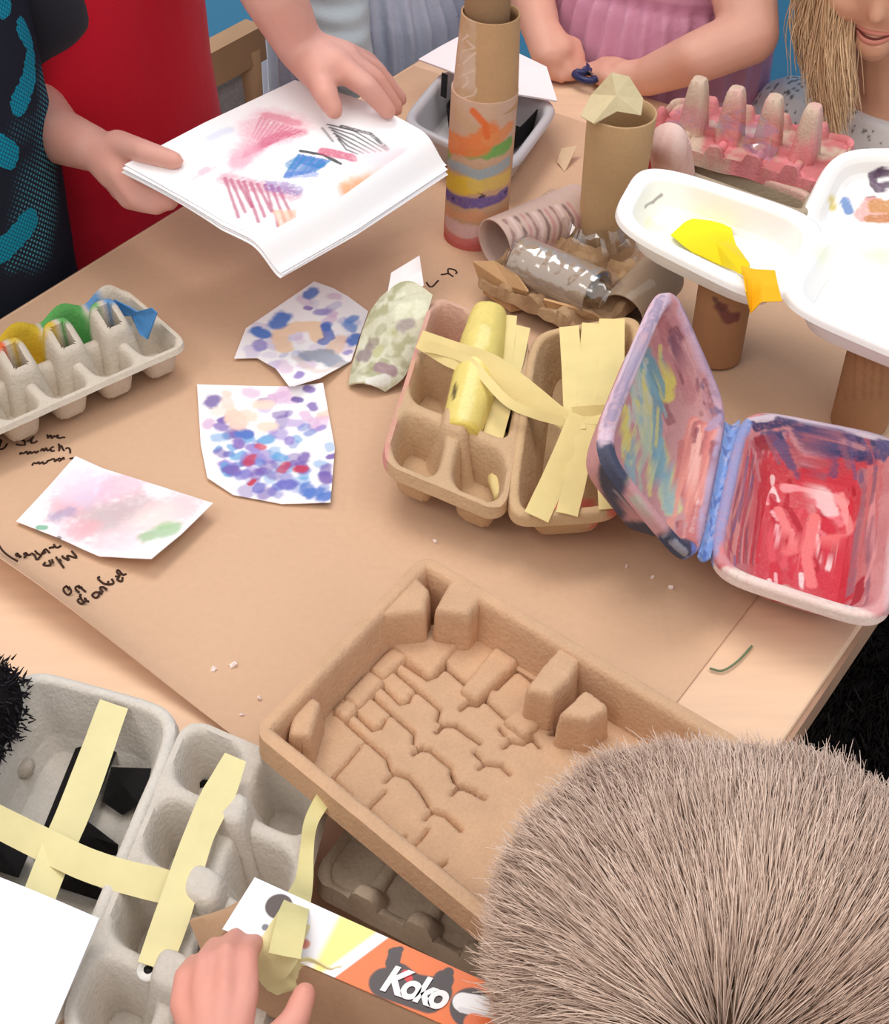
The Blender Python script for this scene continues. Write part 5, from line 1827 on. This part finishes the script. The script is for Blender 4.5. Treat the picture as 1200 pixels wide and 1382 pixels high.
V2 = V + nrm(CAM - V.mean(0)) * (.0016 * np.sin(V[:, 2] * 330))[:, None]
mesh('ribbed_sleeves', V2, F, M_cloth, bl_, col=P.c)
eyes(bl_, hc, ax, .072, .092, .085)
haircap(bl_, hc, ax, .072, .092, .085, (190, 150, 100), seed=6)

# small chair behind the child in red
cc = AB(.862, -1.03)[:2]
ch = thing('chair', 'small wooden chair with a grey cloth back between the red and pale blue children', 'chair', (cc[0], cc[1], 0))
M_chair = mat('chair_wood', (176, 140, 104), rough=.5, vary=[(20, .08)])
mb = Mb()
ca, cb = .862, -1.03
box_ab(mb, ca - .13, ca + .10, cb - .14, cb + .10, .29, .31)
mb.build('seat', M_chair, ch, flat=True)
for sa in (-.115, .085):
    for sb in (-.125, .085):
        V, F = tube([AB(ca + sa, cb + sb, .29 - TZ), AB(ca + sa, cb + sb, -TZ)], .014, 14, m_=3)
        mesh('leg', V, F, M_chair, ch)
for sa in (-.115, .085):
    V, F = tube([AB(ca + sa, cb + .09, .30 - TZ), AB(ca + sa, cb + .105, .585 - TZ)], .013, 14, m_=3)
    mesh('back_post', V, F, M_chair, ch)
mb = Mb()
box_ab(mb, ca - .13, ca + .10, cb + .092, cb + .116, .570, .605)
mb.build('top_rail', M_chair, ch, flat=True)
mb = Mb()
box_ab(mb, ca - .115, ca + .085, cb + .088, cb + .106, .36, .56)
V, F = mb.get()
mesh('backrest', V, F, mat('grey_melange', (160, 158, 158), rough=.95, vary=[(300, .2)]), ch, flat=True)

# --- girl in pink
FA = -AV
c = AB(1.165, -.588)[:2]
pg = thing('person', 'girl in a pink gathered dress with bare arms resting on the table', 'person', (c[0], c[1], 0))
mb = Mb()
torso(mb, c, FA, [(.50, .085, .065), (.60, .09, .066), (.70, .086, .064), (.80, .095, .06), (.86, .10, .055), (.91, .06, .045)])
hc = np.array([c[0], c[1], 1.05]) + FA * .03
mb.add(*capsule(np.array([c[0], c[1], .89]), hc - Z3 * .06, .033, .032))
ax = head(mb, hc, FA, down=.35)
legs(mb, c, FA, .50)
shR = np.array([c[0], c[1], .86]) - BV * .105
shL = np.array([c[0], c[1], .86]) + BV * .105
SK2 = (220, 168, 148)
wr = WA(730, 38, 1.062)
chain(mb, [shR, WA(695, -85, 1.13), wr], [.03, .027, .0185])
chain(mb, [wr, W(742, 76, .022)], [.018, .0165])
chain(mb, [wr, W(756, 68, .026)], [.017, .0135])
chain(mb, [W(755, 62, .028), W(772, 72, .022), W(782, 92, .012)], [.0095, .0078, .006])
chain(mb, [W(742, 74, .022), W(762, 88, .016), W(772, 102, .009)], [.0095, .0080, .0062])
chain(mb, [W(736, 76, .020), W(746, 96, .012), W(758, 104, .008)], [.0092, .0078, .006])
chain(mb, [W(730, 72, .020), W(732, 92, .012), W(745, 101, .007)], [.0088, .0072, .0058])
chain(mb, [W(760, 58, .030), W(776, 60, .026), W(783, 78, .018)], [.0085, .007, .0058])
el = WA(1012, 48, 1.092)
chain(mb, [shL, WA(1003, -20, 1.12), el], [.032, .0295, .0255])
chain(mb, [el, WA(940, 78, 1.055), W(872, 104, .020)], [.0255, .0225, .0175])
chain(mb, [W(872, 104, .020), W(842, 102, .018)], [.0170, .0135])
for k, (x0, y0, x1, y1) in enumerate(((842, 95, 800, 90), (842, 100, 797, 96), (842, 105, 799, 102), (846, 108, 808, 108))):
    chain(mb, [W(x0, y0, .017), W((x0 + x1) / 2, (y0 + y1) / 2, .017), W(x1, y1, .008)], [.0085, .0070, .0056])
chain(mb, [W(850, 96, .022), W(830, 86, .020), W(814, 84, .014)], [.0085, .007, .0058])
skin(mb, pg, SK2, .003)
mb = Mb()
torso(mb, c, FA, [(.30, .125, .10), (.45, .120, .096), (.56, .114, .092), (.62, .110, .088), (.655, .104, .080), (.668, .099, .073), (.76, .104, .070), (.85, .108, .062), (.90, .07, .05)])
V, F = remesh(mb, .004, 3)
rel = V - [c[0], c[1], 0]
an_ = np.arctan2(rel @ FA, rel @ BV)
gath = .0045 * np.sin(an_ * 30 + fbm(V, 14, 2, 3) * 6) * smooth(.672, .655, V[:, 2]) * (.4 + .6 * smooth(.56, .66, V[:, 2])) + fbm(V, 18, 2, 5) * .006
rel[:, 2] = 0
V = V + rel / (np.linalg.norm(rel, axis=1)[:, None] + 1e-9) * gath[:, None]
P = Paint(V, (214, 154, 180))
P.mask(smooth(.674, .670, V[:, 2]) * smooth(.660, .664, V[:, 2]), (178, 112, 138), .7)
mesh('dress', V, F, M_cloth, pg, col=P.c)
eyes(pg, hc, ax, .072, .092, .085)
haircap(pg, hc, ax, .072, .092, .085, (150, 112, 72), seed=8)

# scissors in her hand
sc = thing('scissors', 'dark blue handled scissors held on the table by the girl in pink', 'scissors', W(790, 96))
M_navyp = mat('navy_plastic', (36, 44, 92), rough=.35, spec=.4)
for k, (cx, cy, r_) in enumerate(((778, 90, .0085), (790, 101, .0085))):
    a = np.linspace(0, 2 * np.pi, 30)
    p_ = W(cx, cy, .012)
    d_ = nrm(W(808, 108, .012) - W(770, 84, .012))
    l_ = np.cross(Z3, d_)
    V, F = tube(p_ + np.cos(a)[:, None] * d_ * r_ * 1.5 + np.sin(a)[:, None] * l_ * r_, .0032, 12, m_=60)
    mesh('handle_loop', V, F, M_navyp, sc)
for k in (-1, 1):
    p0_, p1_ = W(797 + k * 2, 100 + k * 2, .012), W(836 + k * 3, 116 - k, .010)
    V, F = tube([p0_, p1_], [.0028, .0008], 8, m_=4)
    mesh('blade', V, F, mat('steel', (170, 172, 176), rough=.25, metal=1.0), sc)

# --- blonde girl
c = AB(1.165, -.345)[:2]
bg = thing('person', 'blonde girl with long loose hair in a white blouse with dark flecks', 'person', (c[0], c[1], 0))
SK3 = (220, 168, 140)
hcen = WA(1216, -74, 1.135)
mb = Mb()
torso(mb, c, FA, [(.22, .085, .07), (.34, .088, .066), (.46, .086, .062), (.54, .095, .058), (.59, .075, .05), (.63, .034, .034)])
fdir = nrm(FA + BV * .20)
mb.add(*capsule(np.array([c[0], c[1], .58]), hcen - Z3 * .055 - fdir * .01, .030, .030))
HR, HT, HD = .055, .084, .066
ax = head(mb, hcen, fdir, HR, HT, HD, down=.24, nk=.55)
f_, lat, up_ = ax
mb.add(*capsule(hcen + f_ * HD * .80 - up_ * .052, hcen + f_ * HD * .78 - up_ * .056, .017, .016))
for s_ in (-1, 1):
    mb.add(*capsule(hcen + f_ * HD * .66 + lat * s_ * .026 - up_ * .022, hcen + f_ * HD * .6 + lat * s_ * .028 - up_ * .03, .021, .020))
legs(mb, c, FA, .24, kneel=True)
arm_b = []
for s_ in (-1, 1):
    sh_ = np.array([c[0], c[1], .565]) + BV * s_ * .098
    el_ = np.array([c[0], c[1], .46]) + BV * s_ * .125 + FA * .0
    wr_ = np.array([c[0], c[1], .39]) + BV * s_ * .07 + FA * .09
    chain(mb, [sh_, el_, wr_], [.027, .022, .015])
    chain(mb, [wr_, wr_ + FA * .03 - BV * s_ * .01], [.015, .013])
    for k in range(4):
        o_ = Z3 * (.012 - .008 * k)
        chain(mb, [wr_ + FA * .03 + o_ * .6, wr_ + FA * .055 + o_, wr_ + FA * (.075 - .004 * k) + o_ - BV * s_ * .006], [.0078, .0062, .005])
    chain(mb, [wr_ + Z3 * .012, wr_ + FA * .03 + Z3 * .028], [.0075, .006])
    arm_b.append((sh_, el_, wr_))
FV, FFc = remesh(mb, .0026, 4)
P = Paint(FV, SK3)
mesh('body', FV, FFc, M_skin, bg, col=P.c)
# mouth
bvh = BVHTree.FromPolygons(FV.tolist(), FFc)


def onface(x_, y_, out=.0):
    """spot of the face x_ sideways and y_ below its centre line"""
    o_ = hcen + lat * x_ - up_ * y_ + f_ * .3
    hit = bvh.ray_cast(Vector(o_), Vector(-f_))[0]
    return np.array(hit) + f_ * out


la = np.linspace(-1, 1, 22)
mb = Mb()
for dz_, rr_ in ((-.0024, .0022), (.0030, .0028)):
    pts = [onface(t * .0185, .0415 + dz_ * (1 - t * t), -.0004) for t in la]
    mb.add(*tube(np.array(pts), [rr_ * math.sqrt(max(1 - t * t, .04)) for t in la], 10, m_=24))
lo_ = mb.build('lips', mat('lip', (204, 132, 116), rough=.45), bg)
pts = [onface(t * .0195, .0415, .0012) for t in la]
V, F = tube(np.array(pts), [.0012 * math.sqrt(max(1 - t * t, .08)) for t in la], 8, m_=24)
mesh('mouth_line', V, F, mat('mouth_dark', (110, 50, 42), rough=.6), lo_)
eyes(bg, hcen, ax, HR, HT, HD)


def flecks(P, V):
    g_ = np.random.default_rng(4)
    q_ = proj(V)[0]
    keep = V[(q_[:, 0] > 1000) & (q_[:, 0] < 1330) & (q_[:, 1] > 40) & (q_[:, 1] < 330)]
    for k in g_.choice(len(keep), 1000, replace=False):
        p = keep[k]
        P.stroke([p, p + g_.normal(0, .0016, 3)], .0013, (64, 62, 70), .85, rag=.2, on=False)


mb = Mb()
torso(mb, c, FA, [(.20, .105, .085), (.34, .102, .080), (.46, .100, .076), (.54, .107, .070), (.585, .094, .062), (.612, .062, .050)])
for sh_, el_, wr_ in arm_b:
    chain(mb, [sh_, el_, wr_ * .8 + el_ * .2], [.039, .034, .026])
cloth(mb, 'blouse', M_cloth, bg, (238, 234, 234), voxel=.0028, fold=(30, .004), paint=flecks)
# hair: cap plus long strands
haircap(bg, hcen, ax, HR, HT, HD, (186, 150, 106), low=-.1, seed=3)
g = np.random.default_rng(12)


def lock(n, top, mid_, low, spread, seed):
    """strands following a lock through three points of the place"""
    g_ = np.random.default_rng(seed)
    T, M_, L_ = [np.asarray(p) for p in (top, mid_, low)]
    k = np.linspace(0, 1, 15)
    base = resample(np.array([T, M_, L_]), 15, True)
    o0 = g_.normal(0, 1, (n, 3)) * spread[0]
    o1 = g_.normal(0, 1, (n, 3)) * spread[1]
    ln = g_.uniform(.75, 1.0, n)
    ph = g_.uniform(0, 6.28, n)
    out = []
    for i in range(n):
        q_ = base[None, :][0]
        kk = k * ln[i]
        c_ = np.stack([np.interp(kk, k, q_[:, j]) for j in range(3)], -1)
        c_ = c_ + o0[i] * (1 - kk)[:, None] + o1[i] * kk[:, None] + .002 * np.sin(kk * 7 + ph[i])[:, None] * lat
        out.append(c_)
    return np.array(out)


def hair_mesh(C_, r):
    n, s_, _ = C_.shape
    d = np.gradient(C_, axis=1)
    d /= np.linalg.norm(d, axis=2)[..., None] + 1e-9
    x = np.cross(d, [0.3, .2, .9])
    x /= np.linalg.norm(x, axis=2)[..., None] + 1e-9
    y = np.cross(d, x)
    V = np.empty((n, s_, 3, 3))
    tp = (1 - .7 * np.linspace(0, 1, s_) ** 2)[None, :, None]
    for j in range(3):
        a = 2 * math.pi * j / 3
        V[:, :, j] = C_ + r * tp * (math.cos(a) * x + math.sin(a) * y)
    base = (np.arange(n) * s_ * 3)[:, None, None]
    k = np.arange(s_ - 1)[None, :, None] * 3
    j = np.arange(3)[None, None, :]
    j2 = (j + 1) % 3
    F = np.stack([base + k + j, base + k + j2, base + k + 3 + j2, base + k + 3 + j], -1).reshape(-1, 4)
    return V.reshape(-1, 3), F


FR = 1.085
locks = []
for (tx, ty, mx, my, bx, by, n, s0, s1, aa_) in ((1128, -70, 1100, 40, 1105, 110, 700, .008, .007, 1.115), (1140, -60, 1122, 50, 1115, 150, 600, .007, .006, 1.095), (1120, -70, 1086, 30, 1102, 95, 500, .006, .006, 1.13),
                                               (1140, -60, 1120, 80, 1132, 190, 260, .005, .0045, 1.075), (1138, -60, 1100, 95, 1108, 165, 140, .005, .004, 1.08), (1146, -50, 1140, 60, 1146, 160, 300, .004, .005, 1.085), (1300, -60, 1325, 60, 1315, 170, 500, .008, .008, 1.115)):
    locks.append(lock(n, WA(tx, ty, aa_ + .02), WA(mx, my, aa_ - .005), WA(bx, by, aa_ - .02), (s0, s1), int(tx + by)))
C_ = np.concatenate(locks)
V, F = hair_mesh(C_, .0007)
cl_ = np.repeat(np.random.default_rng(5).uniform(0, 1, len(C_)), 45)[:, None]
hcol = lin((244, 212, 172)) * cl_ + lin((202, 164, 124)) * (1 - cl_)
o = mesh('long_hair', V, F, M_hair, bg, col=hcol)
o['kind'] = 'stuff'

# --- boy in front, seen from above
BC = WD(998, 1312, .515)
bf = nrm(-BV + AV * .05)                         # the way he faces
bo = thing('person', 'boy with short brown hair seen from above, bending over the table', 'person', (BC[0] + .06, BC[1] - .05, 0))
bc = (BC - bf * .075)[:2]
mb = Mb()
hf = nrm(bf * .8 - Z3 * .6)
blat = nrm(np.cross(hf, Z3))
bup = np.cross(blat, hf)
rows = []
for t in np.linspace(-.98, .98, 19):
    k = max(1 - abs(t) ** 2.4, .01) ** (1 / 2.2)
    rows.append((BC + hf * .090 * t, blat * .076 * k, bup * .080 * k * (1 - .1 * max(0, t))))
mb.add(*loft(rows, 36))
mb.add(*capsule(BC + hf * .085 - bup * .01, BC + hf * .096 - bup * .02, .007, .009))
for s_ in (-1, 1):
    mb.add(*capsule(BC + blat * s_ * .077 - bup * .018 - hf * .004, BC + blat * s_ * .079 - bup * .034 - hf * .004, .010, .008))
nk = np.array([bc[0], bc[1], TZ + .01]) - bf * .02
mb.add(*capsule(BC - bup * .05 - hf * .03, nk, .038, .038))
torso(mb, bc - bf[:2] * .05, bf, [(.27, .085, .07), (.38, .088, .066), (.48, .092, .064), (.55, .10, .058), (.60, .07, .05)])
for s_ in (-1, 1):
    lt_ = np.cross(bf, Z3)
    hip = np.array([*(bc - bf[:2] * .05), .28]) + lt_ * s_ * .055
    kn = hip + bf * .20 + Z3 * .01
    chain(mb, [hip, kn, kn * [1, 1, 0] + Z3 * .05, kn * [1, 1, 0] + Z3 * .03 + bf * .09], [.055, .042, .03, .022])
hl = np.cross(Z3, bf)                            # his left
bshL = np.array([*(bc - bf[:2] * .04), .555]) + hl * .10
bshR = np.array([*(bc - bf[:2] * .04), .555]) - hl * .10
fw_ = W(296, 1452, .098)
belL = (bshL * .5 + fw_ * .5) + np.array([.02, -.05, .02])
chain(mb, [bshL, belL, fw_], [.029, .024, .0125])
HK = 1.0
kn_ = [(246, 1356, .099), (274, 1342, .104), (304, 1336, .106), (332, 1342, .104)]
pm_ = [(249, 1318, .100), (276, 1298, .103), (306, 1286, .104), (334, 1290, .103)]
tp_ = [(262, 1300, .090), (290, 1276, .091), (318, 1264, .091), (344, 1272, .090)]
for k in range(4):
    chain(mb, [fw_, W(*kn_[k])], [.0100, .0050])
    chain(mb, [W(*kn_[k]), W(*pm_[k]), W(*tp_[k])], [.0052, .0043, .0038])
chain(mb, [fw_, W(362, 1420, .094), W(398, 1378, .094), W(411, 1342, .096)], [.0115, .0075, .0058, .0048])
fwR = np.array([*(bc + bf[:2] * .12), .50]) - hl * .06
belR = bshR - Z3 * .14 + bf * .02 - hl * .03
chain(mb, [bshR, belR, fwR], [.029, .024, .0135])
chain(mb, [fwR, fwR + bf * .03], [.013, .012])
for k in range(4):
    o_ = Z3 * (.012 - .008 * k)
    chain(mb, [fwR + bf * .03 + o_ * .6, fwR + bf * .055 + o_, fwR + bf * (.074 - .003 * k) + o_ + hl * .008], [.0072, .006, .005])
chain(mb, [fwR + Z3 * .01, fwR + bf * .03 + Z3 * .026], [.0072, .0056])
skin(mb, bo, (220, 156, 140), .0017, it=3)
# black fleece jacket
mb = Mb()
torso(mb, bc - bf[:2] * .05, bf, [(.24, .105, .085), (.38, .106, .082), (.48, .110, .078), (.55, .116, .070), (.595, .086, .06), (.615, .06, .05)])
chain(mb, [bshL, belL, belL * .25 + fw_ * .75], [.044, .036, .025])
chain(mb, [bshR, belR, belR * .25 + fwR * .75], [.044, .036, .026])
mb.add(*capsule(bshR + Z3 * .005, bshR - hl * .03 - Z3 * .03, .048, .044))
V, F = remesh(mb, .005, 4)
fj = mesh('fleece_jacket', V, F, mat('black_fleece', (30, 27, 28), rough=1, spec=.05, bump=[(250, .8)]), bo)
me_ = fj.data
nr_ = np.empty(len(me_.vertices) * 3)
me_.vertices.foreach_get('normal', nr_)
nr_ = nr_.reshape(-1, 3)
px_ = proj(V)[0]
sel = np.where((px_[:, 0] > 500) & (px_[:, 0] < 1400) & (px_[:, 1] > 600) & (px_[:, 1] < 1500))[0]
g = np.random.default_rng(8)
sel = g.choice(sel, min(14000, 4 * len(sel)))
root = V[sel] + g.normal(0, .0018, (len(sel), 3))
sv_, sf_ = strands(root, nr_[sel] + np.stack([fbm(root, 60, 2, k) * 2 for k in (1, 2, 3)], -1), .011, .0009, seg=2, jit=.3, seed=3)
sc_ = np.repeat(lin((40, 34, 34))[None] * g.uniform(.5, 2.2, (len(sel), 1)), 9, 0)
fz_ = mesh('fleece_pile', sv_, sf_, mat('pile_fibre', None, rough=.9, spec=.1), fj, col=sc_)
fz_['kind'] = 'stuff'
mb = Mb()
for s_ in (-1, 1):
    lt_ = np.cross(bf, Z3)
    hip = np.array([*(bc - bf[:2] * .05), .28]) + lt_ * s_ * .055
    kn = hip + bf * .20 + Z3 * .01
    chain(mb, [hip, kn, kn * [1, 1, 0] + Z3 * .09], [.066, .054, .042])
cloth(mb, 'trousers', M_cloth, bo, (44, 52, 70))
st_ = thing('stool', 'low wooden stool the boy with short brown hair sits on', 'stool', (*(bc - bf[:2] * .05), 0))
V, F = tube([np.array([*(bc - bf[:2] * .05), .19]), np.array([*(bc - bf[:2] * .05), .215])], .13, 40, m_=3)
mesh('seat', V, F, M_chair, st_)
for k in range(4):
    a = k * math.pi / 2 + .6
    o_ = np.array([math.cos(a), math.sin(a), 0])
    V, F = tube([np.array([*(bc - bf[:2] * .05), .19]) + o_ * .09, np.array([*(bc - bf[:2] * .05), .0]) + o_ * .11], .012, 12, m_=3)
    mesh('leg', V, F, M_chair, st_)
# hair: short strands running out from the whorl at the crown
g = np.random.default_rng(21)
n = 105000
th1 = g.uniform(0, 2 * np.pi, n)
tt1 = np.clip(g.uniform(-1, 1, n), -.985, .9)
k = np.maximum(1 - np.abs(tt1) ** 2.4, .01) ** (1 / 2.2)
lx_, ly_ = np.cos(th1) * k, np.sin(th1) * k
keep = (ly_ > -.35 - .3 * (tt1 < 0)) & ~((tt1 > .62) & (ly_ < .25))
lx_, ly_, tt1 = lx_[keep], ly_[keep], tt1[keep]
root = BC + tt1[:, None] * hf * .090 + lx_[:, None] * blat * .076 + ly_[:, None] * bup * .080
nor = np.stack([lx_, ly_, tt1], -1)
nor = lx_[:, None] * blat / .076 + ly_[:, None] * bup / .080 + (np.sign(tt1) * np.abs(tt1) ** 1.6)[:, None] * hf / .09
nor /= np.linalg.norm(nor, axis=1)[:, None]
WH_ = WD(985, 1385, .46)
wd = nrm(WH_ - BC)
crown = BC + wd * .08
flow = root - crown
flow -= (flow * nor).sum(1)[:, None] * nor
fl_n = np.linalg.norm(flow, axis=1)[:, None] + 1e-9
flow = flow / fl_n
sw = np.cross(nor, flow)
dirn = flow * .9 + sw * .18 + nor * (.22 + .30 * np.exp(-fl_n / .02)) + np.stack([fbm(root, 45, 2, k_) for k_ in (31, 32, 33)], -1) * .45
sv_, sf_ = strands(root, dirn, .028, .00032, bend=-nor * .24, seg=4, jit=.12, seed=4)
cl1 = g.uniform(0, 1, len(root))[:, None] * .6 + .4 * (fbm(root, 60, 2, 3) + .5)[:, None]
hcol = lin((168, 138, 120)) * (1 - cl1) + lin((248, 222, 204)) * cl1
# hair is darker at the root than at the tip, painting in the crown's shade
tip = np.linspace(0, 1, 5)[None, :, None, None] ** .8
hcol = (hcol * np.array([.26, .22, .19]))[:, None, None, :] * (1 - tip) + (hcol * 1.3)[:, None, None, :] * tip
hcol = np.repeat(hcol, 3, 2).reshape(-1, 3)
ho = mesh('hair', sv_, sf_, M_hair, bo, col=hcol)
ho['kind'] = 'stuff'
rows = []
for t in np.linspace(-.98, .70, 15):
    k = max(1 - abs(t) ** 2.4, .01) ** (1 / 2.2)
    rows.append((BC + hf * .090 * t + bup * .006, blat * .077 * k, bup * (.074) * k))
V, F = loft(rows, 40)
mesh('hair_base', V, F, mat('scalp_hair', (84, 62, 48), rough=.9, vary=[(80, .15)]), bo)  # dark base colour stands in for shade in the gaps between strands

# --- person whose black sleeve shows at the left
bs = thing('person', 'person in a black fleece, only the elbow showing beside the grey egg carton', 'person', (-.50, .12, 0))
el = W(-34, 952, .050)
shn = np.array([-.40, .17, .86])
wr = np.array([-.30, .20, .69])
mb = Mb()
cN = np.array([-.52, .10])
fN = nrm(np.array([.75, .65, 0]))
torso(mb, cN, fN, [(.50, .10, .08), (.62, .11, .08), (.80, .12, .08), (.88, .12, .065), (.93, .06, .05)])
hc = np.array([cN[0], cN[1], 1.09]) + fN * .02
mb.add(*capsule(np.array([cN[0], cN[1], .92]), hc - Z3 * .06, .035, .034))
ax = head(mb, hc, fN, down=.3)
legs(mb, cN, fN, .50)
lN = np.cross(fN, Z3)
for sgn, e_, w_ in ((-1, el, wr), (1, np.array([-.36, -.06, .72]), np.array([-.28, .02, .66]))):
    s_ = np.array([cN[0], cN[1], .87]) + lN * sgn * .12
    chain(mb, [s_, e_, w_], [.034, .017, .016])
    d_ = nrm(w_ - e_)
    chain(mb, [w_, w_ + d_ * .035], [.018, .015])
    for k in range(4):
        o_ = np.cross(d_, Z3) * (.014 - .009 * k)
        chain(mb, [w_ + d_ * .035 + o_ * .6, w_ + d_ * .062 + o_, w_ + d_ * .08 + o_ - Z3 * .01], [.0085, .007, .0058])
    chain(mb, [w_ + Z3 * .01, w_ + d_ * .035 + Z3 * .024], [.0085, .0065])
skin(mb, bs, SK1, .004)
mb = Mb()
torso(mb, cN, fN, [(.46, .125, .10), (.62, .13, .098), (.80, .138, .096), (.88, .138, .08), (.93, .07, .06)])
for sgn, e_, w_ in ((-1, el, wr), (1, np.array([-.36, -.06, .72]), np.array([-.28, .02, .66]))):
    s_ = np.array([cN[0], cN[1], .87]) + lN * sgn * .12
    chain(mb, [s_, e_, e_ * .2 + w_ * .8], [.050, .0245, .024])
V, F = remesh(mb, .005, 4)
fj = mesh('fleece_jacket', V, F, mat('black_fleece'), bs)
me_ = fj.data
nr_ = np.empty(len(me_.vertices) * 3)
me_.vertices.foreach_get('normal', nr_)
nr_ = nr_.reshape(-1, 3)
px_ = proj(V)[0]
sel = np.where((px_[:, 0] > -200) & (px_[:, 0] < 300) & (px_[:, 1] > 700) & (px_[:, 1] < 1200))[0]
if len(sel):
    sel = g.choice(sel, min(4000, 3 * len(sel)))
    root = V[sel] + g.normal(0, .0018, (len(sel), 3))
    sv_, sf_ = strands(root, nr_[sel], .004, .0007, seg=2, jit=.6, seed=5)
    fz_ = mesh('fleece_pile', sv_, sf_, mat('pile_fibre'), fj, col=np.repeat(lin((36, 34, 38))[None] * g.uniform(.5, 2, (len(sel), 1)), 9, 0))
    fz_['kind'] = 'stuff'
mb = Mb()
for s_ in (-1, 1):
    hip = np.array([cN[0], cN[1], .49]) + lN * s_ * .062
    chain(mb, [hip, hip * [1, 1, 0] + Z3 * .25, hip * [1, 1, 0] + Z3 * .07], [.078, .062, .05])
cloth(mb, 'trousers', M_cloth, bs, (40, 42, 52))
eyes(bs, hc, ax, .072, .092, .085)
haircap(bs, hc, ax, .072, .092, .085, (60, 46, 36), seed=5)
# ------------------------------------------------------------------ camera, light
cam = bpy.data.cameras.new('camera')
cam.sensor_fit = 'VERTICAL'
cam.sensor_height = 24
cam.lens = FOC / 1382 * 24
cam.clip_start = .02
co = bpy.data.objects.new('camera', cam)
COL.objects.link(co)
co.location = CAM
co.rotation_euler = (math.pi / 2 - TH, 0, 0)
S.camera = co


def area(name, loc, aim, sx, sy, power, col):
    l = bpy.data.lights.new(name, 'AREA')
    l.shape = 'RECTANGLE'
    l.size, l.size_y = sx, sy
    l.energy = power
    l.color = col
    o = bpy.data.objects.new(name, l)
    COL.objects.link(o)
    o.location = loc
    o.rotation_euler = (Vector(aim) - Vector(loc)).to_track_quat('-Z', 'Y').to_euler()
    return o


area('ceiling_lamp', (-.35, 1.5, 2.75), (-.1, 1.1, .6), 1.2, .6, LP[0], (1, .96, .92))
area('ceiling_lamp', (.9, .2, 2.75), (.4, .5, .6), 1.2, .6, LP[1], (1, .96, .92))
area('ceiling_lamp', (-1.2, -.4, 2.75), (-.4, .3, .6), 1.2, .6, LP[2], (1, .96, .92))
w = bpy.data.worlds.new('world')
S.world = w
w.use_nodes = True
w.node_tree.nodes['Background'].inputs['Color'].default_value = (1, .965, .94, 1)
w.node_tree.nodes['Background'].inputs['Strength'].default_value = LP[3]
S.view_settings.view_transform = 'Standard'
S.view_settings.look = 'None'
S.view_settings.gamma = 1
S.view_settings.use_curve_mapping = False
S.view_settings.exposure = LP[4]
S.cycles.max_bounces = 8
S.cycles.transparent_max_bounces = 12
S.cycles.use_denoising = True
